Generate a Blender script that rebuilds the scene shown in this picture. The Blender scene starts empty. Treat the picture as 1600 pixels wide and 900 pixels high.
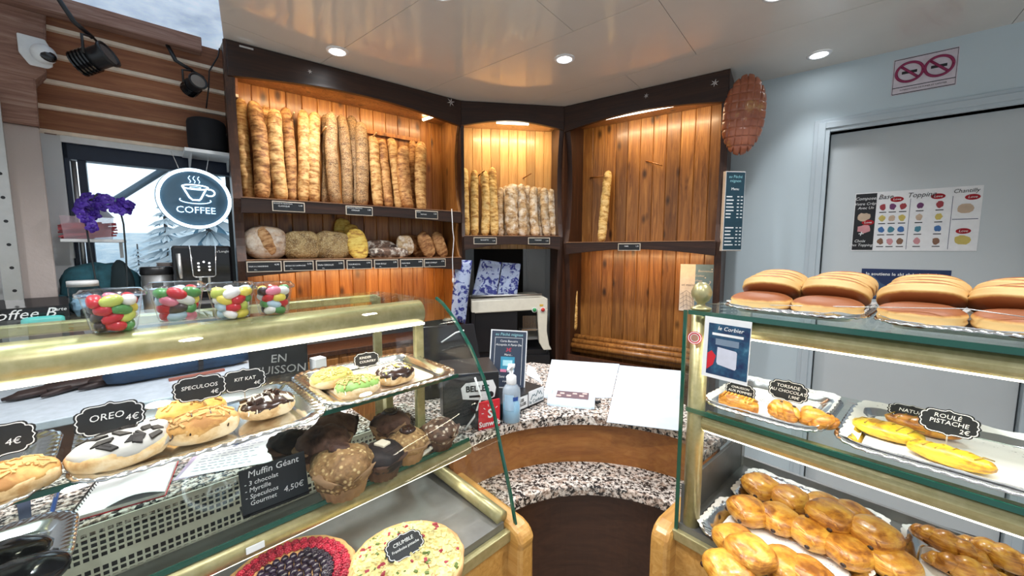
import bpy, bmesh, math, random
from mathutils import Vector, Matrix, noise
R = math.radians
rnd = random.Random(7)
C = bpy.context.scene.collection
S = bpy.context.scene
# ---------------------------------------------------------------- camera
F = 610.0                                   # focal length in pixels of the 1600 px wide frame
PITCH = math.atan(60.0 / F)
CP, SP = math.cos(PITCH), math.sin(PITCH)
EYE = Vector((0, 0, 1.5))
cd = bpy.data.cameras.new('camera'); cd.sensor_width = 36; cd.lens = 36 * F / 1600; cd.clip_start = 0.02; cd.clip_end = 400
cam = bpy.data.objects.new('camera', cd); C.objects.link(cam)
cam.location = EYE; cam.rotation_euler = (R(90) - PITCH, 0, 0)
S.camera = cam
# ---------------------------------------------------------------- light and exposure
S.view_settings.view_transform = 'Standard'; S.view_settings.look = 'None'
S.view_settings.gamma = 1; S.view_settings.use_curve_mapping = False
S.view_settings.exposure = 0.25
W = bpy.data.worlds.new('daylight'); S.world = W; W.use_nodes = True
bg = W.node_tree.nodes['Background']; bg.inputs[0].default_value = (0.82, 0.92, 1.0, 1)
# hazy winter sky, brighter over the mountains beyond the window than on the street side
_t = W.node_tree; _tc = _t.nodes.new('ShaderNodeTexCoord'); _sx = _t.nodes.new('ShaderNodeSeparateXYZ'); _mr = _t.nodes.new('ShaderNodeMapRange')
_t.links.new(_tc.outputs['Generated'], _sx.inputs[0]); _t.links.new(_sx.outputs[1], _mr.inputs['Value'])
for _k, _v in (('From Min', -.3), ('From Max', .6), ('To Min', .50), ('To Max', 1.35)): _mr.inputs[_k].default_value = _v
_t.links.new(_mr.outputs[0], bg.inputs[1])
ZC = 2.55                                   # ceiling height
def lamp(name, kind, loc, energy, color=(1, 1, 1), size=0.1, size_y=None, rot=None, spread=None, blend=None):
    l = bpy.data.lights.new(name, kind); l.energy = energy; l.color = color
    if kind == 'AREA':
        l.shape = 'RECTANGLE' if size_y else 'DISK'; l.size = size
        if size_y: l.size_y = size_y
        if spread: l.spread = spread
    elif kind == 'SPOT':
        l.spot_size = spread or R(100); l.spot_blend = blend or 0.6; l.shadow_soft_size = size
    else: l.shadow_soft_size = size
    o = bpy.data.objects.new(name, l); C.objects.link(o); o.location = loc
    if rot is not None: o.rotation_euler = rot
    return o
# ---------------------------------------------------------------- a pixel seen on a real plane
def ray(px, py):
    u = (px - 800) / F; v = (450 - py) / F
    return Vector((u, CP + v * SP, -SP + v * CP))
def G(px, py, z):
    d = ray(px, py); return EYE + d * ((z - EYE.z) / d.z)
def PL(px, py, o, n):
    d = ray(px, py); return EYE + d * ((o - EYE).dot(n) / d.dot(n))
class Frame:
    """a piece of furniture's own axes: x along its front, y away from the customer, z up"""
    def __init__(s, o, ang):
        s.o = Vector((o[0], o[1], 0)); s.a = ang
        s.M = Matrix.Translation(s.o) @ Matrix.Rotation(ang, 4, 'Z'); s.I = s.M.inverted()
        s.n = Vector((-math.sin(ang), math.cos(ang), 0))
    def w(s, x, y, z): return s.M @ Vector((x, y, z))
    def at(s, px, py, y):                   # local point of a pixel on the upright plane local y
        return s.I @ PL(px, py, s.o + s.n * y, s.n)
    def on(s, px, py, z): return s.I @ G(px, py, z)
    def T(s, x, y, z, rz=0, rx=0, ry=0):
        return s.M @ Matrix.Translation((x, y, z)) @ Matrix.Rotation(rz, 4, 'Z') @ Matrix.Rotation(rx, 4, 'X') @ Matrix.Rotation(ry, 4, 'Y')
def ang2(a, b): return math.atan2(b[1] - a[1], b[0] - a[0])
# ---------------------------------------------------------------- mesh building
class MB:
    def __init__(s): s.b = bmesh.new()
    def box(s, x0, x1, y0, y1, z0, z1, M=None):
        vs = [s.b.verts.new((x, y, z)) for x in (x0, x1) for y in (y0, y1) for z in (z0, z1)]
        for f in ((0, 1, 3, 2), (4, 6, 7, 5), (0, 4, 5, 1), (2, 3, 7, 6), (0, 2, 6, 4), (1, 5, 7, 3)): s.b.faces.new([vs[i] for i in f])
        if M is not None:
            for v in vs: v.co = M @ v.co
        return s
    def prism(s, pts, ext, M=None):
        ext = Vector(ext); a = [s.b.verts.new(p) for p in pts]; c = [s.b.verts.new(Vector(p) + ext) for p in pts]
        n = len(pts)
        s.b.faces.new(a[::-1]); s.b.faces.new(c)
        for i in range(n): s.b.faces.new((a[i], a[(i + 1) % n], c[(i + 1) % n], c[i]))
        if M is not None:
            for v in a + c: v.co = M @ v.co
        return s
    def tube(s, pts, r, seg=10, cap=True, M=None, sq=None):
        pts = [Vector(p) for p in pts]; rs = r if isinstance(r, (list, tuple)) else [r] * len(pts)
        rings = []; up = None
        for i, p in enumerate(pts):
            t = (pts[min(i + 1, len(pts) - 1)] - pts[max(i - 1, 0)]).normalized()
            if up is None:
                up = Vector((0, 0, 1)) if abs(t.z) < .9 else Vector((1, 0, 0))
            sx = t.cross(up).normalized(); up = sx.cross(t).normalized()
            ring = []
            for k in range(seg):
                a = 2 * math.pi * k / seg
                v = sx * math.cos(a) * rs[i] + up * math.sin(a) * rs[i] * (sq or 1)
                co = p + v
                ring.append(s.b.verts.new(M @ co if M is not None else co))
            rings.append(ring)
        for a, c in zip(rings, rings[1:]):
            for k in range(seg): s.b.faces.new((a[k], a[(k + 1) % seg], c[(k + 1) % seg], c[k]))
        if cap:
            s.b.faces.new(rings[0][::-1]); s.b.faces.new(rings[-1])
        return s
    def lathe(s, prof, seg=20, M=None, fn=None, a0=0, a1=2 * math.pi, cap=True):
        full = abs(a1 - a0 - 2 * math.pi) < 1e-6; n = seg if full else seg + 1
        rings = []
        for i, (r, z) in enumerate(prof):
            ring = []
            for k in range(n):
                a = a0 + (a1 - a0) * k / seg
                rr = r * (fn(a, i, z) if fn else 1)
                co = Vector((rr * math.cos(a), rr * math.sin(a), z))
                ring.append(s.b.verts.new(M @ co if M is not None else co))
            rings.append(ring)
        for a, c in zip(rings, rings[1:]):
            for k in range(seg): s.b.faces.new((a[k], a[(k + 1) % n], c[(k + 1) % n], c[k]))
        if full and cap:
            if prof[0][0] > 1e-5: s.b.faces.new(rings[0][::-1])
            if prof[-1][0] > 1e-5: s.b.faces.new(rings[-1])
        return s
    def ell(s, c, r, seg=16, rings=10, fn=None, M=None, e=1.0):
        """ellipsoid; fn(unit vector) scales it locally; e<1 squares it off"""
        c = Vector(c); grid = []
        f = lambda t: math.copysign(abs(t) ** e, t)
        for i in range(rings + 1):
            ph = math.pi * i / rings; row = []
            for k in range(seg):
                th = 2 * math.pi * k / seg
                u = Vector((f(math.sin(ph)) * f(math.cos(th)), f(math.sin(ph)) * f(math.sin(th)), -f(math.cos(ph))))
                m = fn(u) if fn else 1
                co = c + Vector((u.x * r[0], u.y * r[1], u.z * r[2])) * m
                row.append(s.b.verts.new(M @ co if M is not None else co))
                if i in (0, rings): break
            grid.append(row)
        for i in range(rings):
            a, d = grid[i], grid[i + 1]
            for k in range(seg):
                k2 = (k + 1) % seg
                if len(a) == 1: s.b.faces.new((a[0], d[k2], d[k]))
                elif len(d) == 1: s.b.faces.new((a[k], a[k2], d[0]))
                else: s.b.faces.new((a[k], a[k2], d[k2], d[k]))
        return s
    def sheet(s, grid, thick=None):
        """grid of points -> surface"""
        vs = [[s.b.verts.new(p) for p in row] for row in grid]
        for a, c in zip(vs, vs[1:]):
            for k in range(len(a) - 1): s.b.faces.new((a[k], a[k + 1], c[k + 1], c[k]))
        return s
    def build(s, name, mat, parent=None, smooth=False, bevel=0, M=None, solid=0, sub=0, local=None):
        bmesh.ops.recalc_face_normals(s.b, faces=s.b.faces)
        me = bpy.data.meshes.new(name); s.b.to_mesh(me); s.b.free()
        me.materials.append(mat)
        if smooth:
            for p in me.polygons: p.use_smooth = True
        o = bpy.data.objects.new(name, me); C.objects.link(o)
        if parent is not None: o.parent = parent
        if local is not None: o.matrix_local = local
        elif M is not None: o.matrix_world = M
        if solid:
            m = o.modifiers.new('s', 'SOLIDIFY'); m.thickness = solid; m.offset = 0
        if bevel:
            m = o.modifiers.new('b', 'BEVEL'); m.width = bevel; m.segments = 2; m.limit_method = 'ANGLE'
        if sub:
            m = o.modifiers.new('u', 'SUBSURF'); m.levels = sub; m.render_levels = sub
        return o
def tag(o, label=None, cat=None, group=None, kind=None):
    if label: o['label'] = label
    if cat: o['category'] = cat
    if group: o['group'] = group
    if kind: o['kind'] = kind
    return o
def thing(name, label, cat, M, group=None):
    o = bpy.data.objects.new(name, None); C.objects.link(o); o.empty_display_size = .02
    o.matrix_world = M
    return tag(o, label, cat, group)
def dup(root, M, label, group=None):
    r = root.copy(); C.objects.link(r); r.matrix_world = M; r['label'] = label
    if group: r['group'] = group
    for ch in root.children:
        c = ch.copy(); C.objects.link(c); c.parent = r
        for g in ch.children:
            d = g.copy(); C.objects.link(d); d.parent = c
    return r
def struct(o): return tag(o, kind='structure')
T3 = lambda x, y, z: Matrix.Translation((x, y, z))
RX = lambda a: Matrix.Rotation(a, 4, 'X')
RY = lambda a: Matrix.Rotation(a, 4, 'Y')
RZ = lambda a: Matrix.Rotation(a, 4, 'Z')
def text(name, body, size, mat, parent, M, align='CENTER', shear=0.0, thick=0.0004, space=1.0, sx=1.0, bold=0.0):
    """lettering in the local XY plane of M"""
    cu = bpy.data.curves.new(name, 'FONT'); cu.body = body; cu.size = size; cu.align_x = align; cu.align_y = 'CENTER'
    cu.shear = shear; cu.extrude = thick; cu.resolution_u = 2; cu.space_character = space; cu.offset = bold
    t = bpy.data.objects.new(name, cu)
    me = bpy.data.meshes.new_from_object(t)
    bpy.data.objects.remove(t); bpy.data.curves.remove(cu)
    me.materials.clear(); me.materials.append(mat); me.name = name
    o = bpy.data.objects.new(name, me); C.objects.link(o); o.parent = parent
    o.matrix_local = M @ Matrix.Diagonal((sx, 1, 1, 1))
    return o
UP = RX(R(90))          # lettering on an upright face that looks along local -y
# ---------------------------------------------------------------- materials
class N:
    def __init__(s, name):
        s.m = bpy.data.materials.new(name); s.m.use_nodes = True; s.t = s.m.node_tree
        s.p = s.t.nodes['Principled BSDF']; s.out = s.t.nodes['Material Output']
    def n(s, typ, **kw):
        nd = s.t.nodes.new('ShaderNode' + typ)
        for k, v in kw.items():
            if k.startswith('i_'):
                key = k[2:]; key = int(key) if key.isdigit() else key.replace('_', ' ')
                s.set(nd.inputs[key], v)
            else: setattr(nd, k, v)
        return nd
    def set(s, sock, v):
        if isinstance(v, bpy.types.NodeSocket): s.t.links.new(v, sock)
        else: sock.default_value = (*v, 1) if isinstance(v, tuple) and len(v) == 3 and sock.type == 'RGBA' else v
    def P(s, **kw):
        for k, v in kw.items(): s.set(s.p.inputs[k.replace('_', ' ')], v)
        return s
    def coord(s, scale=(1, 1, 1), kind='Object', rnd=True):
        tc = s.n('TexCoord').outputs[kind]
        mp = s.n('Mapping', i_Vector=tc, i_Scale=scale)
        if rnd:
            oi = s.n('ObjectInfo').outputs['Random']
            c = s.n('CombineXYZ'); m = s.n('Math', operation='MULTIPLY', i_0=oi, i_1=37.0)
            for i in range(3): s.t.links.new(m.outputs[0], c.inputs[i])
            s.set(mp.inputs['Location'], c.outputs[0])
        return mp.outputs[0]
    def noise(s, vec, scale=5, detail=4, rough=.6, dist=0):
        return s.n('TexNoise', i_Vector=vec, i_Scale=scale, i_Detail=detail, i_Roughness=rough, i_Distortion=dist).outputs['Fac']
    def ramp(s, fac, stops, interp='LINEAR'):
        r = s.n('ValToRGB', i_Fac=fac); e = r.color_ramp.elements; r.color_ramp.interpolation = interp
        while len(e) < len(stops): e.new(0.5)
        for el, (p, c) in zip(e, stops): el.position = p; el.color = (*c, 1) if len(c) == 3 else c
        return r.outputs['Color']
    def mix(s, f, a, b, mode='MIX'):
        m = s.n('Mix', data_type='RGBA', blend_type=mode)
        for i, v in ((0, f), (6, a), (7, b)): s.set(m.inputs[i], v)
        return m.outputs[2]
    def math(s, op, a, b=0.0):
        m = s.n('Math', operation=op); s.set(m.inputs[0], a); s.set(m.inputs[1], b); return m.outputs[0]
    def bump(s, h, strength=.3, dist=.002):
        s.set(s.p.inputs['Normal'], s.n('Bump', i_Height=h, i_Strength=strength, i_Distance=dist).outputs[0]); return s
def plain(name, col, rough=.5, metal=0.0, emit=None, es=0, var=0.06, spec=None, coat=0):
    m = N(name); v = m.noise(m.coord((1, 1, 1)), 25, 3)
    dk = tuple(max(0, c * (1 - var * 2)) for c in col); lt = tuple(min(1, c * (1 + var)) for c in col)
    m.P(Base_Color=m.ramp(v, [(.3, dk), (.7, lt)]), Roughness=rough, Metallic=metal)
    if emit: m.P(Emission_Color=emit, Emission_Strength=es)
    if spec is not None: m.P(Specular_IOR_Level=spec)
    if coat: m.P(Coat_Weight=coat, Coat_Roughness=.08)
    return m.m
def wood(name, a, b, c, axis='z', rough=.35, coat=.15, grain=1.0, knots=True):
    m = N(name)
    sc = {'z': (28, 28, 1.6), 'x': (1.6, 28, 28), 'y': (28, 1.6, 28)}[axis]
    ri = m.n('NewGeometry').outputs['Random Per Island']
    tc = m.n('TexCoord').outputs['Object']; off = m.n('CombineXYZ')
    q = m.math('MULTIPLY', ri, 19.0)
    for i in range(3): m.t.links.new(q, off.inputs[i])
    v0 = m.n('VectorMath', operation='ADD', i_0=tc, i_1=off.outputs[0]).outputs[0]
    vec = m.n('Mapping', i_Vector=v0, i_Scale=sc).outputs[0]
    g = m.noise(vec, 1.6, 6, .65, 1.2)
    fine = m.noise(vec, 7, 3, .6)
    col = m.ramp(g, [(.28, a), (.5, b), (.72, c)])
    col = m.mix(m.math('MULTIPLY', fine, .35), col, a, 'MIX')
    shade = m.ramp(ri, [(0, (.72, .70, .68)), (1, (1.08, 1.05, 1.0))])
    col = m.mix(1.0, col, shade, 'MULTIPLY')
    if knots:
        vo = m.n('TexVoronoi', i_Vector=m.n('Mapping', i_Vector=v0, i_Scale=(9, 9, 4.2)).outputs[0], i_Scale=1.0).outputs['Distance']
        col = m.mix(m.ramp(vo, [(.06, (.9,) * 3), (.20, (0,) * 3)]), col, tuple(x * .25 for x in a))
    m.P(Base_Color=col, Roughness=rough, Coat_Weight=coat, Coat_Roughness=.15)
    m.bump(g, .15, .002)
    return m.m
def thin_glass(name, tint=(1, 1, 1), refl=1.0, rough=0.0):
    m = N(name); m.t.nodes.remove(m.p)
    tr = m.n('BsdfTransparent', i_Color=tint); gl = m.n('BsdfGlossy', i_Color=(1, 1, 1), i_Roughness=rough)
    fr = m.math('ADD', m.math('MULTIPLY', m.math('POWER', m.n('LayerWeight', i_Blend=.5).outputs['Facing'], 5.0), .75), .022)
    mx = m.n('MixShader', i_0=m.math('MULTIPLY', fr, refl), i_1=tr.outputs[0], i_2=gl.outputs[0])
    m.t.links.new(mx.outputs[0], m.out.inputs[0]); return m.m
M_ = {}
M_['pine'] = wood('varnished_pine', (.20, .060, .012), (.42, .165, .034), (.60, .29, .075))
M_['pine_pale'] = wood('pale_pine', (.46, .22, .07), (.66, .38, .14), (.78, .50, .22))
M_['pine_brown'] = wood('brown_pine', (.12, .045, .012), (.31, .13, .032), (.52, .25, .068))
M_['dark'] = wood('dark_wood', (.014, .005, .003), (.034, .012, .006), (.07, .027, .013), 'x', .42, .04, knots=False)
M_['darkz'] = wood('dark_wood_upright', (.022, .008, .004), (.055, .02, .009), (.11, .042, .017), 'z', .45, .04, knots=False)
M_['edge'] = wood('worn_shelf_edge', (.14, .06, .03), (.32, .17, .09), (.5, .3, .18), 'x', .5, 0, knots=False)
M_['slat'] = wood('larch_board', (.22, .08, .04), (.38, .15, .07), (.52, .24, .11), 'x', .6, 0, knots=False)
M_['slat_edge'] = plain('pale_board_edge', (.95, .80, .64), .6)  # lit undersides of the gable boards, painted in as a pale colour
M_['cherry'] = wood('cherry_veneer', (.25, .085, .018), (.36, .14, .03), (.45, .20, .05), 'x', .4, .15, knots=False)
M_['walnut'] = wood('walnut_veneer', (.05, .018, .008), (.075, .028, .013), (.10, .04, .018), 'x', .4, .2, knots=False)
M_['oak'] = wood('honey_wood', (.36, .17, .04), (.55, .30, .08), (.66, .40, .14), 'y', .35, .3, knots=False)
m = N('champagne_gold'); m.P(Base_Color=m.ramp(m.noise(m.coord((1, 1, 1)), 60, 3), [(.3, (.40, .355, .17)), (.7, (.51, .46, .25))]), Metallic=.55, Roughness=.33); M_['gold'] = m.m
M_['glass'] = thin_glass('clear_glass', (.985, .995, .99), .8)
M_['shelf_glass'] = thin_glass('greenish_shelf_glass', (.94, .985, .965), .5)
M_['pane'] = thin_glass('window_pane', (.93, .98, 1.0), 1.0)
M_['plastic_clear'] = thin_glass('clear_plastic', (.97, .98, .99), 1.3, .05)
M_['gedge'] = plain('green_glass_edge', (.006, .07, .048), .08, 0, (.0, .16, .10), .06, coat=.6)
M_['steel'] = plain('polished_steel', (.78, .79, .80), .16, 1.0, var=.02)
M_['satin'] = plain('satin_steel', (.55, .55, .54), .38, .9, var=.03)
M_['tray'] = plain('silvered_tray', (.80, .81, .83), .15, 1.0, var=.02)
M_['deck'] = plain('dull_steel_deck', (.20, .20, .195), .45, .6, var=.05)
M_['black'] = plain('black_plastic', (.012, .012, .014), .35)
M_['blackgloss'] = plain('gloss_black', (.008, .008, .01), .12, coat=.4)
M_['slate'] = plain('chalkboard_black', (.012, .015, .018), .5, var=.2)
M_['white'] = plain('white_plastic', (.82, .83, .84), .4, var=.03)
M_['paper'] = plain('white_paper', (.47, .52, .58), .75, var=.02)
M_['cream'] = plain('cream_paint', (.74, .71, .60), .4, var=.03)
M_['chalk'] = plain('chalk_white', (.85, .86, .86), .8)
M_['frame_tan'] = plain('price_frame', (.62, .53, .42), .55)
M_['red'] = plain('red_card', (.62, .015, .03), .45)
M_['navy'] = plain('navy_print', (.012, .03, .11), .45)
M_['teal_text'] = plain('teal_ink', (.30, .62, .68), .6)
M_['led'] = plain('led_white', (1, .97, .85), .4, 0, (1, .93, .74), 5)
M_['led_warm'] = plain('led_warm', (1, .9, .7), .4, 0, (1, .80, .50), 9)
M_['ledc'] = plain('downlight_glow', (1, 1, 1), .4, 0, (.93, .97, 1), 14)
m = N('granite'); co = m.coord((1, 1, 1), rnd=False)
v1 = m.n('TexVoronoi', i_Vector=co, i_Scale=150.0); n1 = m.noise(co, 88, 4, .7); n2 = m.noise(co, 45, 2)
c1 = m.ramp(n1, [(.38, (.010, .010, .010)), (.44, (.07, .06, .058)), (.49, (.50, .44, .39)), (.60, (.78, .73, .68))])
c2 = m.mix(m.ramp(m.n('SeparateColor', i_Color=v1.outputs['Color']).outputs[0], [(.72, (0,) * 3), (.80, (1,) * 3)]), c1, (.02, .02, .022))
c3 = m.mix(m.ramp(n2, [(.5, (0,) * 3), (.62, (.6,) * 3)]), c2, m.mix(.5, c1, (.62, .40, .28)))
m.P(Base_Color=c3, Roughness=.18); M_['granite'] = m.m
def wall_paint(name, col, bs=.05, sc=200, rough=.55):
    m = N(name); co = m.coord((1, 1, 1), rnd=False); a = m.noise(co, 3, 4); b = m.noise(co, sc, 3)
    m.P(Base_Color=m.ramp(a, [(.25, tuple(c * .94 for c in col)), (.75, col)]), Roughness=rough); m.bump(b, bs, .002); return m.m
M_['wall'] = wall_paint('pale_blue_wall', (.55, .65, .70))
M_['door'] = wall_paint('grey_door_paint', (.58, .63, .65), .03)
M_['trimw'] = wall_paint('door_frame_paint', (.50, .58, .63), .02)
M_['roughcast'] = wall_paint('roughcast_plaster', (.50, .43, .40), 1.0, 45, .9)
M_['timber'] = wood('aged_timber', (.15, .07, .05), (.32, .18, .14), (.50, .35, .29), 'x', .8, 0, knots=False)
M_['whitewall'] = wall_paint('white_plaster', (.72, .74, .76))
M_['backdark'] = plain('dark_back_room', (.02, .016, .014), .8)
m = N('ceiling_panel'); co = m.coord((1, 1, 1), rnd=False)
m.P(Base_Color=m.ramp(m.noise(co, 2, 3), [(.3, (.66, .63, .585)), (.7, (.72, .69, .64))]), Roughness=.10, Specular_IOR_Level=.75)
m.bump(m.noise(m.n('Mapping', i_Vector=co, i_Scale=(1, 3, 1)).outputs[0], 4, 2), .05, .01); M_['ceil'] = m.m
M_['page'] = plain('bright_page', (.86, .86, .87), .75, var=.02)
M_['floor'] = plain('beige_floor_tile', (.34, .30, .26), .4)
# ================================================================ the room
A = G(352, 60, ZC); B = G(720, 157, ZC); Cc = G(882, 166, ZC); D = G(1140, 107, ZC)
LU = Frame(A, ang2(A, B)); MU = Frame(B, ang2(B, Cc)); RU = Frame(Cc, ang2(Cc, D))
LUL = (B - A).length; MUL = (Cc - B).length; RUL = (D - Cc).length
W0 = G(1200, 125, ZC); W1 = G(1600, 33, ZC)
RW = Frame(W0, ang2(W0, W1))
LWo = LU.w(0, .27 + .06, 0); LW = Frame(LWo, R(42.5))     # the window wall
struct(MB().box(-4, 3.6, -1.2, 4.2, -.05, 0).build('floor', M_['floor']))
# ceiling: glossy panels with open joints
DR = RW.a
cm = MB(); pw = .62
CF = Frame((W0.x, W0.y), RW.a)
for i in range(9):
    y1 = .0 - i * pw
    for j in range(4):
        x0 = -3.9 + j * 1.62 + (.4 if i % 2 else 0)
        cm.box(x0 + .0012, x0 + 1.6188, y1 - pw + .0012, y1 - .0012 + (.5 if i == 0 else 0), ZC, ZC + .02)
cm.box(-4.2, 4.6, -6.2, .6, ZC + .02, ZC + .04)
struct(cm.build('ceiling', M_['ceil'], M=CF.M))
# right wall with the grey door
dl = RW.at(1290, 300, 0).x; ztop = RW.at(1290, 208, 0).z; dr = RW.at(1640, 300, 0).x
wm = MB()
wm.box(-2.1, dl, 0, .1, 0, ZC); wm.box(dl, dr, 0, .1, ztop, ZC); wm.box(dr, dr + 1.6, 0, .1, 0, ZC).box(dl - .05, dr + .05, .101, .12, 0, ztop + .05)
struct(wm.build('wall_right', M_['wall'], M=RW.M))
dm = MB().box(dl + .005, dr - .005, .035, .075, .005, ztop - .006)
struct(dm.build('door_1', M_['door'], M=RW.M, bevel=.003))
tm = MB(); fw = .075
for k, (o, d) in enumerate(((0, .012), (.02, .022), (.04, .016))):
    tm.box(dl - fw + o, dl - fw + o + .034, -d, 0, 0, ztop + fw - o); tm.box(dr + fw - o - .034, dr + fw - o, -d, 0, 0, ztop + fw - o)
    tm.box(dl - fw + o + .034, dr + fw - o - .034, -d, 0, ztop + fw - o - .034, ztop + fw - o)
tm.box(dl - .004, dl, -.012, .08, 0, ztop); tm.box(dr, dr + .004, -.012, .08, 0, ztop); tm.box(dl, dr, -.012, .08, ztop, ztop + .004)
struct(tm.build('trim_1', M_['trimw'], M=RW.M, bevel=.002))
# back room behind the middle unit
bm_ = MB().box(-2.6, .52, 3.62, 3.7, 0, ZC).box(.9, 1.6, 3.62, 3.7, 0, ZC).box(.52, .9, 3.62, 3.7, 2.05, ZC)
struct(bm_.build('wall_back', M_['backdark']))
dd = MB().box(.1, .5, 3.56, 3.615, 0, 2.05).box(.13, .15, 3.55, 3.56, 0, 2.0).box(.3, .31, 3.55, 3.56, 0, 2.0)
struct(dd.build('door_2', M_['whitewall'], bevel=.004))
# window wall
wl = LW.at(107, 330, 0).x; wr = .10
wz0, wz1 = 1.12, LW.at(107, 222, 0).z
wm = MB().box(-1.6, wl, 0, .12, 0, ZC).box(wl, wr, .02, .12, wz1, ZC).box(wl, wr, 0, .12, 0, wz0).box(wr, 1.75, 0, .12, 0, wz1)
struct(wm.build('wall_left', M_['whitewall'], M=LW.M))
fm = MB()
fm.box(wl, wl + .018, .02, .09, wz0, wz1).box(wl, wr, .02, .09, wz0, wz0 + .03).box(wl, wr, .02, .09, wz1 - .075, wz1).box(wr - .03, wr, .02, .09, wz0, wz1)
fm.box(wl + .042, wl + .070, .03, .08, wz0, wz1 - .07)
wf = struct(fm.build('window_1', plain('dark_blue_frame', (.012, .022, .05), .35), M=LW.M, bevel=.003))
MB().box(wl + .07, wr - .03, .05, .056, wz0 + .03, wz1 - .07).build('window_pane', M_['pane'], wf)
MB().box(wl, wr, -.012, .0, wz1 - .004, wz1 + .03).build('window_head', M_['white'], wf)
MB().tube([(wl + .030, .03, wz0), (wl + .030, .03, wz1 - .08)], .009).build('sash_bar', M_['satin'], wf, True)
# boarded gable over the window, each board stepping out over the one below
zb = wz1 + .03; nb = 5; bh = (ZC - zb) / nb
gy = 0
bt = MB(); be = MB()
for i in range(nb):
    z0 = zb + i * bh; yo = -.02 - .035 * i
    bt.prism([(-1.5, yo, z0 + .012), (-1.5, yo - .012, z0 + bh), (-1.5, .10, z0 + bh), (-1.5, .10, z0 + .012)], (1.54, 0, 0))
    be.box(-1.5, .04, yo - .004, yo + .05, z0 - .004, z0 + .012)
o = struct(bt.build('trim_2', M_['slat'], M=LW.M)); be.build('board_edge', M_['slat_edge'], o)
# timber head beam under the ceiling edge
struct(MB().box(-1.6, -.12, -.27, -.20, ZC - .07, ZC - .002).build('trim_3', M_['timber'], M=LW.M, bevel=.004))
# roughcast pillar with its timber bracket and beam
q = LW.at(56, 450, -.13); PF = Frame(LW.w(q.x, -.13, 0), R(50))
struct(MB().box(-.062, .062, -.058, .058, 0, 2.02).build('trim_4', M_['roughcast'], M=PF.M, bevel=.008))
bk = MB().prism([(-.068, -.082, 2.02), (.063, -.082, 2.02), (.068, -.082, 2.21), (.10, -.082, 2.25), (.12, -.082, ZC), (-.5, -.082, ZC), (-.5, -.082, 2.25), (-.1, -.082, 2.25), (-.078, -.082, 2.21)], (0, .14, 0))
struct(bk.build('trim_5', M_['timber'], M=PF.M, bevel=.008))
# pale stub of a joist beside the pillar
struct(MB().box(.075, .115, .10, .3, 2.03, 2.13).build('trim_6', M_['timber'], M=PF.M, bevel=.004))

# ================================================================ bread units
def plank_mb(x0, x1, y0, z0, z1, w=.085, t=.012):
    mb = MB(); n = max(1, round((x1 - x0) / w)); w = (x1 - x0) / n
    for i in range(n):
        mb.prism([(x0 + i * w + .0005, y0 + t, z0), (x0 + i * w + .0005, y0 + .004, z0), (x0 + i * w + .004, y0, z0), (x0 + (i + 1) * w - .004, y0, z0), (x0 + (i + 1) * w - .0005, y0 + .004, z0), (x0 + (i + 1) * w - .0005, y0 + t, z0)], (0, 0, z1 - z0))
    return mb
def arch(x0, x1, zt, ze, rise, y0, y1, n=14):
    pts = [(x0, y0, zt), (x0, y0, ze)]
    for i in range(1, n):
        t = i / n; pts.append((x0 + (x1 - x0) * t, y0, ze + rise * math.sin(math.pi * t)))
    pts += [(x1, y0, ze), (x1, y0, zt)]
    return MB().prism(pts, (0, y1 - y0, 0))
def side_mb(x0, x1, zs, dep, zb=.0):
    """end panel with a wavy front edge, full depth at header and shelves, waisted between"""
    ps = [(0, ZC - .001)]
    stops = [2.40] + zs + [zb]
    for a, b in zip(stops, stops[1:]):
        for i in range(9):
            t = i / 8; ps.append((.012 + .055 * math.sin(math.pi * t) ** .7 if a - b > .2 else .0, a + (b - a) * t))
    ps.append((0, zb))
    pts = [(x0, y, z) for y, z in ps] + [(x0, dep, zb), (x0, dep, ZC - .001)]
    return MB().prism(pts, (x1 - x0, 0, 0))
DEP = .27
def star(root, x, z, s=.022, y=-.004):
    mb = MB()
    for k in range(6):
        a = k * math.pi / 3 + .3
        mb.prism([(x, y, z), (x + s * .35 * math.cos(a + .35), y, z + s * .35 * math.sin(a + .35)), (x + s * math.cos(a), y, z + s * math.sin(a)), (x + s * .35 * math.cos(a - .35), y, z + s * .35 * math.sin(a - .35))], (0, .003, 0))
    return mb.build('metal_star', M_['steel'], root)
# ---- left unit
zU = LU.at(500, 318, 0).z; zL = LU.at(540, 406, 0).z
print('left shelves', zU, zL, 'L', LUL, MUL, RUL)
lu = thing('bread_rack', 'wide varnished pine bread rack with two shelves under a dark arched header, nearest the window', 'shelf unit', LU.M)
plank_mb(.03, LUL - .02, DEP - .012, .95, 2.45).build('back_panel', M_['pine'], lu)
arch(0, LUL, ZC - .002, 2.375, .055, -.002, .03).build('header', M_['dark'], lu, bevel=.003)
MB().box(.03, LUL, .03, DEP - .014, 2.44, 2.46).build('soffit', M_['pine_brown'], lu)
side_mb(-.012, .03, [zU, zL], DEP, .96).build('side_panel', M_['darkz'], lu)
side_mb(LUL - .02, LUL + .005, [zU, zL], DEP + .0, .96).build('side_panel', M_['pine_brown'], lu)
def shelf(root, x0, x1, z, y1, fh=.075, rise=.02, ledge=True):
    s = MB().box(x0, x1, .02, y1, z - .022, z).build('shelf_board', M_['pine_brown'], root)
    arch(x0 - .01, x1 + .01, z + .004, z - fh, rise, -.004, .02).build('shelf_front', M_['dark'], root, bevel=.002)
    MB().box(x0 - .005, x1 + .005, -.008, .012, z + .004, z + .009).build('shelf_edge', M_['edge'], root)
    if ledge: MB().box(x0 + .03, x1 - .1, .06, .078, z, z + .008).build('stop_batten', M_['edge'], root)
shelf(lu, .03, LUL - .02, zU, DEP - .014)
shelf(lu, .03, LUL - .02, zL, DEP - .014, .085, .035)
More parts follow.
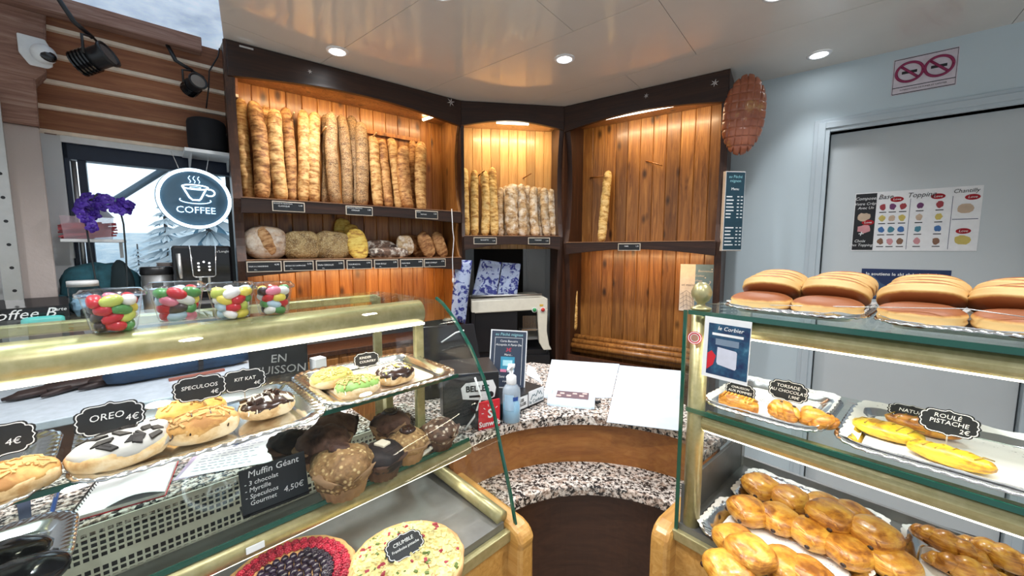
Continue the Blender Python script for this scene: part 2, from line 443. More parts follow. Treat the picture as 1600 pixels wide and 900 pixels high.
p = LU.at(571, 205, DEP - .02); q = LU.at(655, 221, DEP - .02)
MB().box(p.x, q.x, DEP - .03, DEP - .0125, p.z - .012, p.z + .012).build('peg_rail', M_['pine'], lu)
for px, py in ((505, 207), (582, 216), (456, 186)):
    p = LU.at(px, py, .18); MB().tube([(p.x, DEP - .012, p.z + .0), (p.x + .0, .10, p.z + .015)], .005, 8).build('peg', M_['pine_pale'], lu, True)
star(lu, LU.at(704, 160, 0).x, LU.at(704, 160, 0).z, .032); star(lu, LU.at(484, 112, 0).x, LU.at(484, 112, 0).z, .014)
p = LU.at(385, 75, 0); MB().box(p.x - .03, p.x + .03, -.004, 0, p.z - .004, p.z + .005).build('metal_clip', M_['steel'], lu)
p = LU.at(675, 185, .1); q = LU.at(545, 140, .1)
MB().tube([(p.x + .0, .05, 2.425), (p.x - .03, .18, 2.425)], .010, 8).build('light_tube', M_['led_warm'], lu, True)
# ---- middle unit
zM = MU.at(800, 370, 0).z
mu = thing('corner_bread_rack', 'narrow lit bread rack in the corner above the slicer niche', 'shelf unit', MU.M)
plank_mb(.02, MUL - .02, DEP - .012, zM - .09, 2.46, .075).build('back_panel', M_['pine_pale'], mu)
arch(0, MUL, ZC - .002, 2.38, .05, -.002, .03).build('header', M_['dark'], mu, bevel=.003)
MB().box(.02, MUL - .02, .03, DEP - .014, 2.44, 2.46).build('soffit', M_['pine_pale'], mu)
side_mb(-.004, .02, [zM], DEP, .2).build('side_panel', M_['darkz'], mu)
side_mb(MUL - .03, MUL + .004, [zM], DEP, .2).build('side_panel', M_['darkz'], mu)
shelf(mu, .02, MUL - .03, zM, DEP - .014, .10, .045, False)
q = [MU.I @ LU.w(LUL + .004, DEP, 0), MU.I @ RU.w(.0, DEP, 0)]
for a_, b_, c_ in (((-.004, .004), (q[0].x, q[0].y), (.0, DEP - .001)), ((MUL + .0045, .004), (MUL + .0, DEP - .001), (q[1].x, q[1].y))):
    MB().prism([(a_[0], a_[1], .2), (b_[0], b_[1], .2), (c_[0], c_[1], .2)], (0, 0, ZC - .205)).build('corner_filler', M_['darkz'], mu)
for px, py in ((752, 271), (824, 275)):
    p = MU.at(px, py, .18); MB().tube([(p.x - .02, DEP - .012, p.z - .005), (p.x + .02, .13, p.z + .01)], .005, 8).build('peg', M_['pine'], mu, True)
p = MU.at(776, 187, .04); q = MU.at(826, 190, .04)
MB().tube([(p.x, .045, 2.425), (q.x, .045, 2.425)], .009, 8).build('light_tube', M_['led'], mu, True)
# ---- right unit
zR = RU.at(1000, 379, 0).z
ru = thing('bread_rack', 'tall brown pine bread rack with one shelf and almost no bread, beside the grey door', 'shelf unit', RU.M)
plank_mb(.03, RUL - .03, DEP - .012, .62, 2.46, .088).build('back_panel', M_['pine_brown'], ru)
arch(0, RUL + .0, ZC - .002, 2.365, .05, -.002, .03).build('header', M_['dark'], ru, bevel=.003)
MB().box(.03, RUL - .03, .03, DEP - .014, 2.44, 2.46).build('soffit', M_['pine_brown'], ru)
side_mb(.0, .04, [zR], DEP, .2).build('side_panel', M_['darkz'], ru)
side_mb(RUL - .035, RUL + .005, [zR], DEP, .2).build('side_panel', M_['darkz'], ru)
shelf(ru, .04, RUL - .035, zR, DEP - .014, .085, .04, False)
zl = RU.at(980, 552, .1).z
lm = MB()
for k in range(3): lm.tube([(.04, .10 + .03 * k, zl + .03 * k), (RUL - .035, .10 + .03 * k, zl + .03 * k)], .022, 8)
lm.box(.04, RUL - .035, .10, DEP, zl - .05, zl)
lm.build('bottom_moulding', M_['pine_brown'], ru, True)
MB().box(.04, RUL - .035, .02, .05, zl - .35, zl - .06).build('plinth_board', M_['darkz'], ru)
for (a, b), (c, d) in (((918, 276), (943, 275)), ((1006, 249), (1034, 258))):
    p = RU.at(a, b, .2); q = RU.at(c, d, .2); MB().tube([(p.x, DEP - .014, p.z), (q.x, DEP - .06, q.z)], .005, 8).build('peg', M_['pine'], ru, True)
for px, py, s in ((1010, 150, .018), (1117, 130, .024)):
    p = RU.at(px, py, 0); star(ru, p.x, p.z, s)
p = RU.at(940, 182, .04); q = RU.at(1066, 157, .04)
MB().tube([(p.x, .045, 2.42), (q.x, .045, 2.42)], .010, 8).build('light_tube', M_['led'], ru, True)
RXr = lambda fr, x, y, z, rx=0: (fr.w(x, y, z), (rx, 0, fr.a))
def strip(fr, x0, x1, y, z, e, col, rx=R(25), w=.02):
    lamp('tube_light', 'AREA', fr.w((x0 + x1) / 2, y, z), e, col, x1 - x0, w, (rx, 0, fr.a))
strip(LU, .08, LUL - .1, .06, 2.415, 3.6, (1, .74, .42))
strip(MU, .10, MUL - .1, .06, 2.410, 3.4, (1, .80, .50))
strip(RU, .25, RUL - .1, .06, 2.405, 3.4, (1, .76, .46))
strip(LU, .1, LUL - .1, .05, zL - .10, 2.6, (1, .62, .28), R(40))
strip(RU, .15, RUL - .1, .05, zR - .10, 1.7, (1, .62, .28), R(40))
# ================================================================ ceiling lights
cl = None
for i, (px, py, lab) in enumerate(((527, 80, 'round recessed ceiling light nearest the window-side bread rack'), (882, 92, 'round recessed ceiling light in front of the corner bread rack'),
                                   (1280, 85, 'round recessed ceiling light near the grey door wall'), (690, -12, 'round recessed ceiling light cut by the top edge between the first two lights'),
                                   (1215, -10, 'round recessed ceiling light cut by the top edge nearest the door side'))):
    p = G(px, py, ZC)
    if cl is None:
        cl = thing('ceiling_light', lab, 'ceiling light', T3(p.x, p.y, ZC), 'recessed ceiling lights'); first = cl
        MB().lathe([(.040, -.001), (.040, -.006), (.055, -.004), (.056, -.0005)], 24, cap=False).build('trim_ring', M_['white'], cl, True)
        MB().lathe([(.0, -.003), (.041, -.003)], 24).build('lens', M_['ledc'], cl, True)
    else: dup(first, T3(p.x, p.y, ZC), lab)
    lamp('downlight', 'SPOT', (p.x, p.y, ZC - .03), 14 if i == 2 else 42, (.97, .98, 1), .04, spread=R(85) if i == 2 else R(135), blend=.9)
for x, y in ((-.78, 1.05), (-1.3, .6), (-.2, .3), (1.0, .5), (.3, -.6), (-1.2, -.6)): lamp('downlight', 'SPOT', (x, y, ZC - .03), 44, (.97, .98, 1), .04, spread=R(135), blend=.8)  # unseen lamps; the first is added to brighten the staff worktop

# pale ceiling panel over the window side; emission paints its mottled daylight sheen
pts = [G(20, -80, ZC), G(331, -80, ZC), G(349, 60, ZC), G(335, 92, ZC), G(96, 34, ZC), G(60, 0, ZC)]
m = N('glowing_ceiling_panel'); f_ = m.ramp(m.noise(m.coord((1, 1, 1), rnd=False), 5, 5, .65), [(.3, (.22, .34, .52)), (.5, (.48, .62, .80)), (.7, (.80, .90, 1.0))])
m.P(Base_Color=(.6, .7, .8), Roughness=.1, Emission_Color=f_, Emission_Strength=.62); glow_panel = m.m
struct(MB().prism([(p.x, p.y, ZC - .004) for p in pts], (0, 0, .0038)).build('trim_7', glow_panel))
# ================================================================ outside the window: snow, hills, spruces
m = N('snow'); m.P(Base_Color=m.ramp(m.noise(m.coord((1, 1, 1), rnd=False), .4, 4), [(.3, (.84, .90, .95)), (.7, (.95, .97, .99))]), Roughness=.8); M_['snow'] = m.m
m = N('far_forest'); m.P(Base_Color=m.ramp(m.noise(m.coord((1, 1, 1.6), rnd=False), 0.35, 6, .8), [(.40, (.62, .75, .85)), (.52, (.80, .89, .95)), (.62, (.95, .98, 1.0))]), Roughness=.9); M_['forest'] = m.m  # pale blue haze is painted into the forest colours
OUT = Frame((-1.6, 2.0), R(42.5))
gr = []
for i in range(24):
    row = []
    for j in range(24):
        x = -70 + 120 * j / 23; y = 1.0 + 60 * (i / 23) ** 1.6
        z = -2.2 - .05 * y + .9 * noise.noise(Vector((x * .12, y * .12, 0)))
        row.append((x, y, z))
    gr.append(row)
struct(tag(MB().sheet(gr).build('snow_ground', M_['snow'], M=OUT.M, smooth=True)))
gr = []
for i in range(10):
    row = []
    for j in range(60):
        x = -110 + 190 * j / 59; t = i / 9
        h = 12 + 8 * noise.noise(Vector((x * .035, 3.1, 0))) + 2 * noise.noise(Vector((x * .2, t * 4, 0)))
        row.append((x, 58 + 30 * t, -7 + h * math.sin(t * math.pi / 2)))
    gr.append(row)
struct(MB().sheet(gr).build('hills', M_['forest'], M=OUT.M))
m = N('snowy_needles'); gz = m.n('SeparateXYZ', i_Vector=m.n('NewGeometry').outputs['Normal']).outputs[2]
m.P(Base_Color=m.mix(m.ramp(m.math('ADD', gz, m.math('MULTIPLY', m.noise(m.coord((1, 1, 1)), 6, 4), .8)), [(.55, (0,) * 3), (.95, (1,) * 3)]), (.20, .34, .43), (.88, .94, .98)), Roughness=.9); M_['needles'] = m.m
M_['bark'] = plain('spruce_bark', (.10, .09, .09), .9)
def spruce(H, lab, M):
    t = thing('spruce_tree', lab, 'tree', M, 'snowy spruces outside')
    MB().tube([(0, 0, 0), (0, 0, H * .97)], [H * .02, H * .004], 8).build('trunk', M_['bark'], t, True)
    b = MB(); r_ = random.Random(int(H * 10))
    n = 30
    for i in range(n):
        z = H * (.08 + .88 * i / n); rad = H * .30 * (1 - i / n) ** .85 + .05; k = 15
        for j in range(k):
            a = 2 * math.pi * (j + r_.random() * .7) / k; L = rad * (.75 + .45 * r_.random()); dz = -.30 * L - .05
            ca, sa = math.cos(a), math.sin(a); w = L * .12
            p0 = Vector((0, 0, z + .10 * L)); pm = Vector((ca * L * .55, sa * L * .55, z + dz * .35)); p1 = Vector((ca * L, sa * L, z + dz))
            s_ = Vector((-sa, ca, 0)) * w; d_ = Vector((0, 0, -.10 * L))
            vs = [b.b.verts.new(v) for v in (p0, pm + s_ + d_, p1, pm - s_ + d_, pm + Vector((0, 0, .02)))]
            for f in ((0, 1, 4), (1, 2, 4), (2, 3, 4), (3, 0, 4)): b.b.faces.new([vs[q] for q in f])
    b.build('boughs', M_['needles'], t)
def outp(px, dist, z): d = ray(px, 390); d.z = 0; d.normalize(); return Vector((d.x * dist, d.y * dist, z))
for px, dist, H, lab in ((330, 7.5, 6.6, 'tall snow-laden spruce outside behind the round neon sign'), (262, 13, 6.4, 'snowy spruce outside seen just clear of the neon sign'), (215, 21, 5.4, 'small far spruce outside beyond the orchid'), (392, 17, 7.5, 'snowy spruce outside hidden mostly by the bread rack')):
    spruce(H, lab, T3(*outp(px, dist, -3.1 - .02 * dist)))
# grey awning arm outside, slanting up to the eave
a_ = LW.at(165, 322, .6); b_ = LW.at(262, 262, .35); c_ = b_ + (b_ - a_) * .55
aw = MB().tube([LW.w(*a_), LW.w(*b_), LW.w(*c_)], .02, 10).build('awning_arm', plain('grey_blue_metal', (.20, .30, .40), .4, .3), smooth=True)
tag(aw, 'grey blue awning arm slanting up outside the window behind the neon sign', 'awning arm')
# ================================================================ worktops behind the left case
E_ = Vector((-.25, 1.14, 0)); LC = Frame(E_, R(45.1))     # x along the case towards its right end, y to the staff side
PP = Vector((.44, .90, 0)); RC = Frame(PP, math.atan2(-.75, .66))
def counter_top(name, label, fr, x0, x1, y0, y1, z, mat, body, th=.03, cat='counter'):
    t = thing(name, label, cat, fr.T((x0 + x1) / 2, (y0 + y1) / 2, 0))
    w, d = (x1 - x0) / 2, (y1 - y0) / 2
    MB().box(-w, w, -d, d, z - th, z).build('worktop', mat, t, bevel=.004)
    MB().box(-w + .02, w - .02, -d + .02, d - .02, 0.02, z - th).build('carcass', body, t)
    return t
ZW = .955
counter_top('staff_worktop', 'speckled beige granite staff worktop running behind the left display case', LC, -1.5, -.10, .135, .52, ZW, M_['granite'], M_['walnut'])
M_['bench'] = plain('pale_bench_top', (.55, .62, .70), .25)
print('PILLAR', LW.I @ Vector((-1.93, 1.58, 0)))
t = counter_top('window_bench', 'pale worktop under the window with the coffee machine on its raised shelf', LW, -1.15, -.04, -.84, -.02, .93, M_['bench'], M_['walnut'])
ZS = 1.19
fx = (-1.15 + .02) / 2
MB().box(-1.0, .56, -.02, .23, ZS - .025, ZS).box(-.55, .56, .23, .40, ZS - .025, ZS).build('raised_shelf', wood('pale_laminate', (.5, .38, .24), (.6, .47, .32), (.7, .57, .42), 'x', .4, 0, knots=False), t, bevel=.003)
MB().box(-.55, .56, .38, .40, .93, ZS - .025).build('raised_shelf_back', M_['white'], t)
for x in (-.5, .0, .5): MB().prism([(x - .01, .38, ZS - .025), (x - .01, .02, ZS - .025), (x - .01, .38, ZS - .2)], (.02, 0, 0)).build('shelf_bracket', M_['white'], t)
# brown cupboard under the left bread rack
t = thing('base_cupboard', 'brown wooden base cupboard standing below the bread rack by the window', 'cupboard', LU.T(LUL / 2, .12, 0))
w = LUL / 2 - .06
MB().box(-w, w, -.11, .12, .05, .86).build('carcass', M_['pine_brown'], t); MB().box(-w - .01, w + .01, -.13, .13, .86, .89).build('top', M_['darkz'], t, bevel=.003)
for k in range(3):
    x = -w + (2 * w) * k / 3; d = MB().box(x + .01, x + 2 * w / 3 - .01, -.128, -.111, .08, .84).build('door', M_['pine_brown'], t, bevel=.004)
    MB().tube([(x + .05, -.128, .7), (x + .05, -.145, .7)], .008, 8).build('knob', M_['gold'], d, True)
# ================================================================ curved granite counter between the cases
CC = Vector((.222, .765, 0))
def arc_mb(r0, r1, a0, a1, z0, z1, n=40, dx=0):
    pts = [(CC.x + r1 * math.cos(a0 + (a1 - a0) * i / n), CC.y + r1 * math.sin(a0 + (a1 - a0) * i / n), z0) for i in range(n + 1)]
    pts += [(CC.x + r0 * math.cos(a1 - (a1 - a0) * i / n), CC.y + r0 * math.sin(a1 - (a1 - a0) * i / n), z0) for i in range(n + 1)]
    return MB().prism(pts, (0, 0, z1 - z0))
ct = thing('serving_counter', 'curved speckled granite serving counter joining the two display cases', 'counter', T3(CC.x, CC.y + .46, 0))
def cpart(mb, name, mat, **k): return mb.build(name, mat, ct, local=T3(-CC.x, -CC.y - .46, 0), **k)
# top: concave front arc, straight back edge
a0, a1 = R(40), R(142.6); n = 40; r = .472; zc = .955
pts = [(CC.x + r * math.cos(a0 + (a1 - a0) * i / n), CC.y + r * math.sin(a0 + (a1 - a0) * i / n), zc - .03) for i in range(n + 1)]
bk = [G(700, 560, zc), G(830, 566, zc), G(1000, 586, zc), G(1150, 640, zc)]
lft2 = LC.w(.02, .45, 0)
pts += [(lft2.x, lft2.y, zc - .03)] + [(q.x, q.y, zc - .03) for q in bk[1:3]]
q = RC.w(-.03, .30, 0); q2 = RC.w(-.03, .02, 0); pts += [(q.x, q.y, zc - .03), (q2.x, q2.y, zc - .03)]
cpart(MB().prism(pts, (0, 0, .03)), 'worktop', M_['granite'], bevel=.003)
cpart(arc_mb(.495, .515, R(40.5), R(142), .0, zc - .03), 'front_panel', M_['cherry'], smooth=False)
cpart(arc_mb(.355, .50, R(42), R(142), .755, .785), 'customer_ledge', M_['granite'], bevel=.003)
cpart(arc_mb(.415, .43, R(42), R(141), .0, .755), 'lower_panel', M_['walnut'])
# ================================================================ left display case
lc = thing('display_case', 'curved glass pastry case with gold rails holding eclairs, muffins and tarts', 'display case', LC.T(-.75, 0, 0))
LX = -1.45
def lp(mb, name, mat, root=lc, **k): return mb.build(name, mat, root, local=T3(.75, 0, 0) if root is lc else T3(0, 0, 0), **k)
prof = [(-.030, 1.357), (-.060, 1.345), (-.095, 1.322), (-.135, 1.288), (-.186, 1.238), (-.236, 1.168), (-.274, 1.09), (-.30, 1.0), (-.33, .91), (-.354, .815)]
def yzsheet(pr, x0, x1, th):
    out = [(x0, y, z) for y, z in pr]; inn = []
    for i, (y, z) in enumerate(pr):
        a = pr[max(0, i - 1)]; b = pr[min(len(pr) - 1, i + 1)]; d = Vector((b[0] - a[0], b[1] - a[1])).normalized()
        inn.append((x0, y - d.y * th * -1, z + d.x * th * -1))
    return MB().prism(out + inn[::-1], (x1 - x0, 0, 0))
fg = lp(MB().sheet([[(x, y, z) for y, z in prof] for x in (LX, -1.0, -.5, .012)]), 'front_glass', M_['glass'], smooth=True)
lp(yzsheet(prof, .008, .014, .007), 'glass_edge', M_['gedge'], fg)
eg = [(.0, y, z) for y, z in prof] + [(.0, .20, .815), (.0, .20, 1.355)]
lp(MB().prism([(.004, y, z) for _, y, z in eg], (.004, 0, 0)), 'end_glass', M_['glass'])
# top deck and rail
lp(MB().box(LX, .0, -.035, .30, 1.348, 1.356), 'top_glass', M_['shelf_glass'])
rp = [(LX, 0, 1.320), (-.03, 0, 1.320)]
lp(MB().tube(rp, .036, 20), 'top_rail', M_['gold'], smooth=True)
lp(MB().box(LX, -.03, -.031, -.022, 1.288, 1.294), 'light_strip', M_['led'])
lp(MB().box(LX, -.02, .27, .30, 1.325, 1.347), 'rear_rail', M_['gold'], bevel=.003)
def post(x, y, z0, z1, w=.014): return lp(MB().box(x - w, x + w, y - w * .6, y + w * .6, z0, z1), 'post', M_['gold'], bevel=.003)
post(-.02, .02, .83, 1.34); post(-.02, .285, .83, 1.34); post(-1.0, .285, .83, 1.34)
# shelves
Z1, Z2, ZD = 1.168, 1.006, .835
for z, y0, y1, nm in ((Z1, -.16, .17, 'upper_shelf'), (Z2, -.205, .125, 'lower_shelf')):
    s = lp(MB().box(LX, -.012, y0, y1, z - .008, z), nm, M_['shelf_glass'])
    lp(MB().box(LX, -.012, y0 - .002, y0 + .0015, z - .0085, z + .0005), 'glass_edge', M_['gedge'], s)
lp(MB().tube([(LX, -.195, Z2 - .028), (-.012, -.195, Z2 - .028)], .02, 16), 'shelf_rail', M_['gold'], smooth=True)
lp(MB().box(LX, -.012, -.192, -.182, Z2 - .055, Z2 - .047), 'light_strip', M_['led'])
lp(MB().box(-.03, -.008, -.10, .15, Z1 - .034, Z1 - .010), 'shelf_bracket', M_['gold'], bevel=.002)
for x in (-.06,): lp(MB().box(x - .012, x + .012, .13, .155, Z2 - .1, Z1 - .01), 'bracket_post', M_['gold'], bevel=.002)
# refrigerated well: steel deck, perforated back panel
lp(MB().box(LX, -.01, -.335, .115, ZD - .02, ZD), 'deck', M_['deck'])
pm = MB()
def perf(x0, x1, z0, z1, cell=.0125, bar=.004, y=.122):
    nx = int((x1 - x0) / cell); nz = int((z1 - z0) / cell)
    for i in range(nx + 1): pm.box(x0 + i * cell - bar / 2, x0 + i * cell + bar / 2, y, y + .0016, z0, z1)
    for j in range(nz + 1): pm.box(x0, x1, y + .0002, y + .0014, z0 + j * cell - bar / 2, z0 + j * cell + bar / 2)
z_hi = ZW - .012
perf(LX, -.02, z_hi - .0625, z_hi - .0, .0125); perf(LX, -.02, z_hi - .117, z_hi - .0795, .0125)
pm.box(LX, -.02, .122, .1236, z_hi - .0795, z_hi - .0625).box(LX, -.02, .120, .1236, z_hi, z_hi + .012).box(LX, -.02, .122, .1236, ZD, z_hi - .117)
lp(pm, 'vent_panel', plain('bone_steel', (.80, .77, .68), .35, .3))
lp(MB().box(LX, -.01, .127, .134, ZD, ZW - .035), 'vent_backing', M_['black'])
# base
lp(MB().box(LX, .0, -.352, -.335, .79, .818), 'base_channel', M_['gold'], bevel=.002)
lp(MB().box(LX, .0, -.34, .13, .02, .80), 'base_front', M_['oak'])
ep = [(-.385, .78), (-.39, .80), (-.375, .822), (-.35, .832), (.13, .86), (.13, .80), (.13, .60), (-.36, .60), (-.385, .66)]
lp(MB().prism([(-.005, y, z) for y, z in ep], (.05, 0, 0)), 'end_cheek', M_['oak'], bevel=.01)
lp(MB().tube([(-.012, -.33, .845), (-.012, .13, .87)], .018, 12), 'end_rail', M_['gold'], smooth=True)
LCF = LC
lamp('case_strip', 'AREA', LC.w(-.7, -.0165, 1.279), 1.5, (1, .93, .78), 1.35, .02, (R(-20), 0, LC.a))
lamp('case_strip', 'AREA', LC.w(-.7, -.187, Z2 - .057), .9, (1, .93, .78), 1.35, .012, (0, 0, LC.a))
# ================================================================ right display case
rc = thing('display_case', 'straight glass pastry case with gold pole and ball finial, beignets on its top', 'display case', RC.T(.3, .18, 0))
RX1 = .78; RY1 = .40
def rp_(mb, name, mat, root=rc, **k): return mb.build(name, mat, root, local=T3(-.3, -.18, 0) if root is rc else T3(0, 0, 0), **k)
ZT, ZM1, ZD2 = 1.362, 1.128, .83
pl = rp_(MB().tube([(0, 0, .80), (0, 0, 1.365)], .0195, 20), 'corner_pole', M_['gold'], smooth=True)
rp_(MB().lathe([(.0, 1.425), (.008, 1.4245), (.017, 1.417), (.0225, 1.403), (.022, 1.395), (.017, 1.383), (.009, 1.3765), (.009, 1.372), (.013, 1.369), (.022, 1.366), (.023, 1.362)][::-1], 24), 'ball_finial', M_['gold'], pl, smooth=True)
g = rp_(MB().box(-.026, -.020, -.025, RY1, .80, 1.36), 'end_glass', M_['glass'])
rp_(MB().box(-.0275, -.0195, -.0285, -.024, .80, 1.36), 'glass_edge', M_['gedge'], g)
rp_(MB().box(-.026, -.020, RY1, RY1 + .003, .80, 1.36), 'glass_edge', M_['gedge'], g)
for z, y0, y1, nm, th in ((ZT, -.03, RY1, 'top_glass', .010), (ZM1, -.02, RY1 - .06, 'middle_shelf', .010)):
    s = rp_(MB().box(-.015, RX1, y0, y1, z - th, z), nm, M_['shelf_glass'])
    rp_(MB().box(-.015, RX1, y0 - .002, y0 + .0015, z - th, z), 'glass_edge', M_['gedge'], s)
    rp_(MB().box(.015, RX1, y0 + .004, y0 + .03, z - th - .002, z - th - .001), 'edge_shadow_strip', M_['gedge'], s)
def rail(z, y, h, d, nm):
    pts = [(.015, y + d, z), (.015, y + d * .35, z)]
    for i in range(9):
        a = math.pi * i / 8; pts.append((.015, y + d * .35 - d * .35 * math.sin(a), z - h / 2 + h / 2 * math.cos(a)))
    pts += [(.015, y + d, z - h)]
    rp_(MB().prism(pts, (RX1 - .015, 0, 0)), nm, M_['gold'], smooth=False, bevel=.0015)
    rp_(MB().box(.015, RX1, y + d * .3, y + d * .42, z - h - .003, z - h), 'light_strip', M_['led'])
rail(ZT - .013, -.018, .038, .04, 'top_rail'); rail(ZM1 - .013, -.010, .040, .04, 'shelf_rail')
rp_(MB().box(-.02, RX1, -.02, RY1, ZD2 - .02, ZD2), 'deck', M_['deck'])
rp_(MB().box(-.02, -.012, -.015, RY1, ZD2, ZD2 + .10), 'deck_upstand', M_['deck'])
rp_(MB().box(-.02, RX1, RY1 - .01, RY1, ZD2, ZD2 + .025), 'rear_sill', M_['satin'])
rp_(MB().box(RX1 - .02, RX1, RY1 - .03, RY1 - .01, ZD2, ZT - .01), 'rear_post', M_['gold'])
rp_(MB().box(-.035, -.010, RY1 - .03, RY1 - .01, ZD2, ZT - .01), 'rear_post', M_['satin'])
rp_(MB().box(-.03, RX1, -.035, -.02, .79, .815), 'base_channel', M_['gold'], bevel=.002)
rp_(MB().box(-.03, RX1, -.02, RY1, .02, .80), 'base_front', M_['oak'])
ep = [(-.062, .76), (-.06, .79), (-.045, .812), (-.02, .82), (RY1, .83), (RY1, .60), (-.045, .60), (-.062, .64)]
rp_(MB().prism([(-.075, y, z) for y, z in ep], (.05, 0, 0)), 'end_cheek', M_['oak'], bevel=.012)
lamp('case_strip', 'AREA', RC.w(.4, .0, ZT - .056), 1.3, (1, .93, .72), .75, .012, (R(-15), 0, RC.a))
lamp('case_strip', 'AREA', RC.w(.4, .01, ZM1 - .058), .9, (1, .93, .72), .75, .012, (R(-15), 0, RC.a))
# ================================================================ bread
FWD = Vector((0, CP, -SP))
def px2m(P, n): return n * (P - EYE).dot(FWD) / F
ORD = ['first', 'second', 'third', 'fourth', 'fifth', 'sixth', 'seventh', 'eighth', 'ninth', 'tenth', 'eleventh', 'twelfth']
def crust(name, pale, mid, dark, flour=0.0, seeds=None, streak=True, rough=.7):
    m = N(name); co = m.coord((1, 1, 1))
    rot = m.n('Mapping', i_Vector=co, i_Rotation=(0, R(35), 0), i_Scale=(1, 1, 3.2)).outputs[0]
    a = m.noise(rot if streak else co, 17, 4, .6, .6); b = m.noise(co, 70, 3)
    c = m.ramp(m.math('ADD', m.math('MULTIPLY', a, .75), m.math('MULTIPLY', b, .25)), [(.39, dark), (.48, mid), (.59, pale)])
    h = m.math('ADD', a, m.math('MULTIPLY', b, .5))
    if flour:
        f = m.noise(co, 22, 5, .7)
        c = m.mix(m.ramp(f, [(.55 - flour * .25, (0,) * 3), (.62, (.85,) * 3)]), c, (.80, .74, .64))
    if seeds:
        v = m.n('TexVoronoi', i_Vector=co, i_Scale=seeds[0]); d = v.outputs['Distance']
        k = m.n('SeparateColor', i_Color=v.outputs['Color']).outputs[0]
        sc = m.ramp(k, [(.25, seeds[1]), (.6, seeds[2]), (.9, seeds[3])])
        c = m.mix(m.ramp(d, [(.25, (.95,) * 3), (.5, (0,) * 3)]), c, sc); h = m.math('SUBTRACT', h, d)
    m.P(Base_Color=c, Roughness=rough, Subsurface_Weight=.0); m.bump(h, .5, .003); return m.m
M_['bag'] = crust('golden_crust', (.66, .42, .17), (.48, .25, .075), (.26, .10, .025))
M_['bagdark'] = crust('baked_crust', (.56, .31, .11), (.36, .16, .045), (.17, .06, .015))
M_['bagseed'] = crust('seeded_crust', (.36, .20, .08), (.24, .12, .045), (.12, .055, .02), seeds=(260, (.10, .05, .02), (.52, .38, .18), (.70, .55, .30)))
M_['bagpale'] = crust('yellow_crust', (.78, .57, .25), (.62, .38, .11), (.34, .16, .04))
M_['bagflour'] = crust('floury_crust', (.62, .46, .27), (.46, .30, .15), (.27, .15, .06), flour=.3)
M_['rye'] = crust('dark_rye_crust', (.16, .09, .055), (.085, .045, .028), (.03, .015, .01), flour=.25)
M_['camp'] = crust('floured_country_crust', (.58, .36, .18), (.42, .23, .11), (.22, .10, .05), flour=.9, streak=False)
M_['ear'] = crust('torn_crust', (.62, .38, .18), (.45, .23, .09), (.22, .09, .03))
M_['seedloaf'] = crust('sunflower_seed_crust', (.50, .36, .16), (.34, .22, .09), (.16, .09, .035), seeds=(170, (.14, .09, .04), (.58, .48, .26), (.78, .68, .42)), streak=False)
M_['corn'] = crust('corn_crust', (.86, .66, .16), (.74, .48, .08), (.42, .20, .04))
M_['brownroll'] = crust('brown_roll_crust', (.58, .32, .13), (.40, .18, .06), (.20, .075, .025))
def bag_mb(L, r, seed, cuts=6, lump=.10, twist=False, flat=.9, seg=16):
    mb = MB(); o = Vector((seed * 3.1, seed * 1.7, 0)); n = 44; rings = []
    bend = (random.Random(seed).random() - .5) * r * .9
    for i in range(n + 1):
        t = i / n; e = min(1, (4 * t * (1 - t)) / .42); pr = r * (max(0, 1 - (1 - e) ** 2.2) ** .5) * (.93 + .07 * math.sin(t * math.pi))
        ring = []
        for k in range(seg):
            a = 2 * math.pi * k / seg; dx, dy = math.cos(a), math.sin(a)
            nz = noise.noise(Vector((dx * .9, dy * .9, t * L / r * .55)) + o)
            s = 0
            if cuts:
                ph = (t * cuts + (dx * .28 if not twist else a / math.pi)) % 1.0
                front = max(0, -dy) if not twist else .8
                s = front * (.13 * math.sin(math.pi * ph) - .10 * math.exp(-((ph - .0) ** 2) / .006) - .10 * math.exp(-((ph - 1.0) ** 2) / .006))
            q = pr * (1 + lump * nz + s)
            ring.append(mb.b.verts.new((q * dx + bend * math.sin(math.pi * t), q * dy * flat, t * L)))
            if i in (0, n): break
        rings.append(ring)
    for a, c in zip(rings, rings[1:]):
        for k in range(seg):
            k2 = (k + 1) % seg
            if len(a) == 1: mb.b.faces.new((a[0], c[k], c[k2]))
            elif len(c) == 1: mb.b.faces.new((a[k], a[k2], c[0]))
            else: mb.b.faces.new((a[k], a[k2], c[k2], c[k]))
    return mb
def axisM(p0, p1, yref):
    z = (p1 - p0).normalized(); x = Vector(yref).cross(z).normalized(); y = z.cross(x)
    return Matrix(((x.x, y.x, z.x, p0.x), (x.y, y.y, z.y, p0.y), (x.z, y.z, z.z, p0.z), (0, 0, 0, 1)))
def stick(fr, zs, b, t, wpx, mat, name, label, group, seed, yb=.13, yt=.20, **kw):
    """a long loaf standing on a shelf and leaning on the back boards"""
    pb = fr.at(b[0], b[1], yb); pt = fr.at(t[0], t[1], yt)
    p0 = fr.w(pb.x, yb, zs + .001); p1 = fr.w(pt.x, yt, pt.z)
    r = px2m((p0 + p1) / 2, wpx) / 2
    o = bag_mb((p1 - p0).length, r, seed, **kw).build(name, mat, smooth=True, M=axisM(p0, p1, fr.n))
    return tag(o, label, 'bread', group)
zs = zU + .001
g1 = 'plain baguettes on the upper shelf'
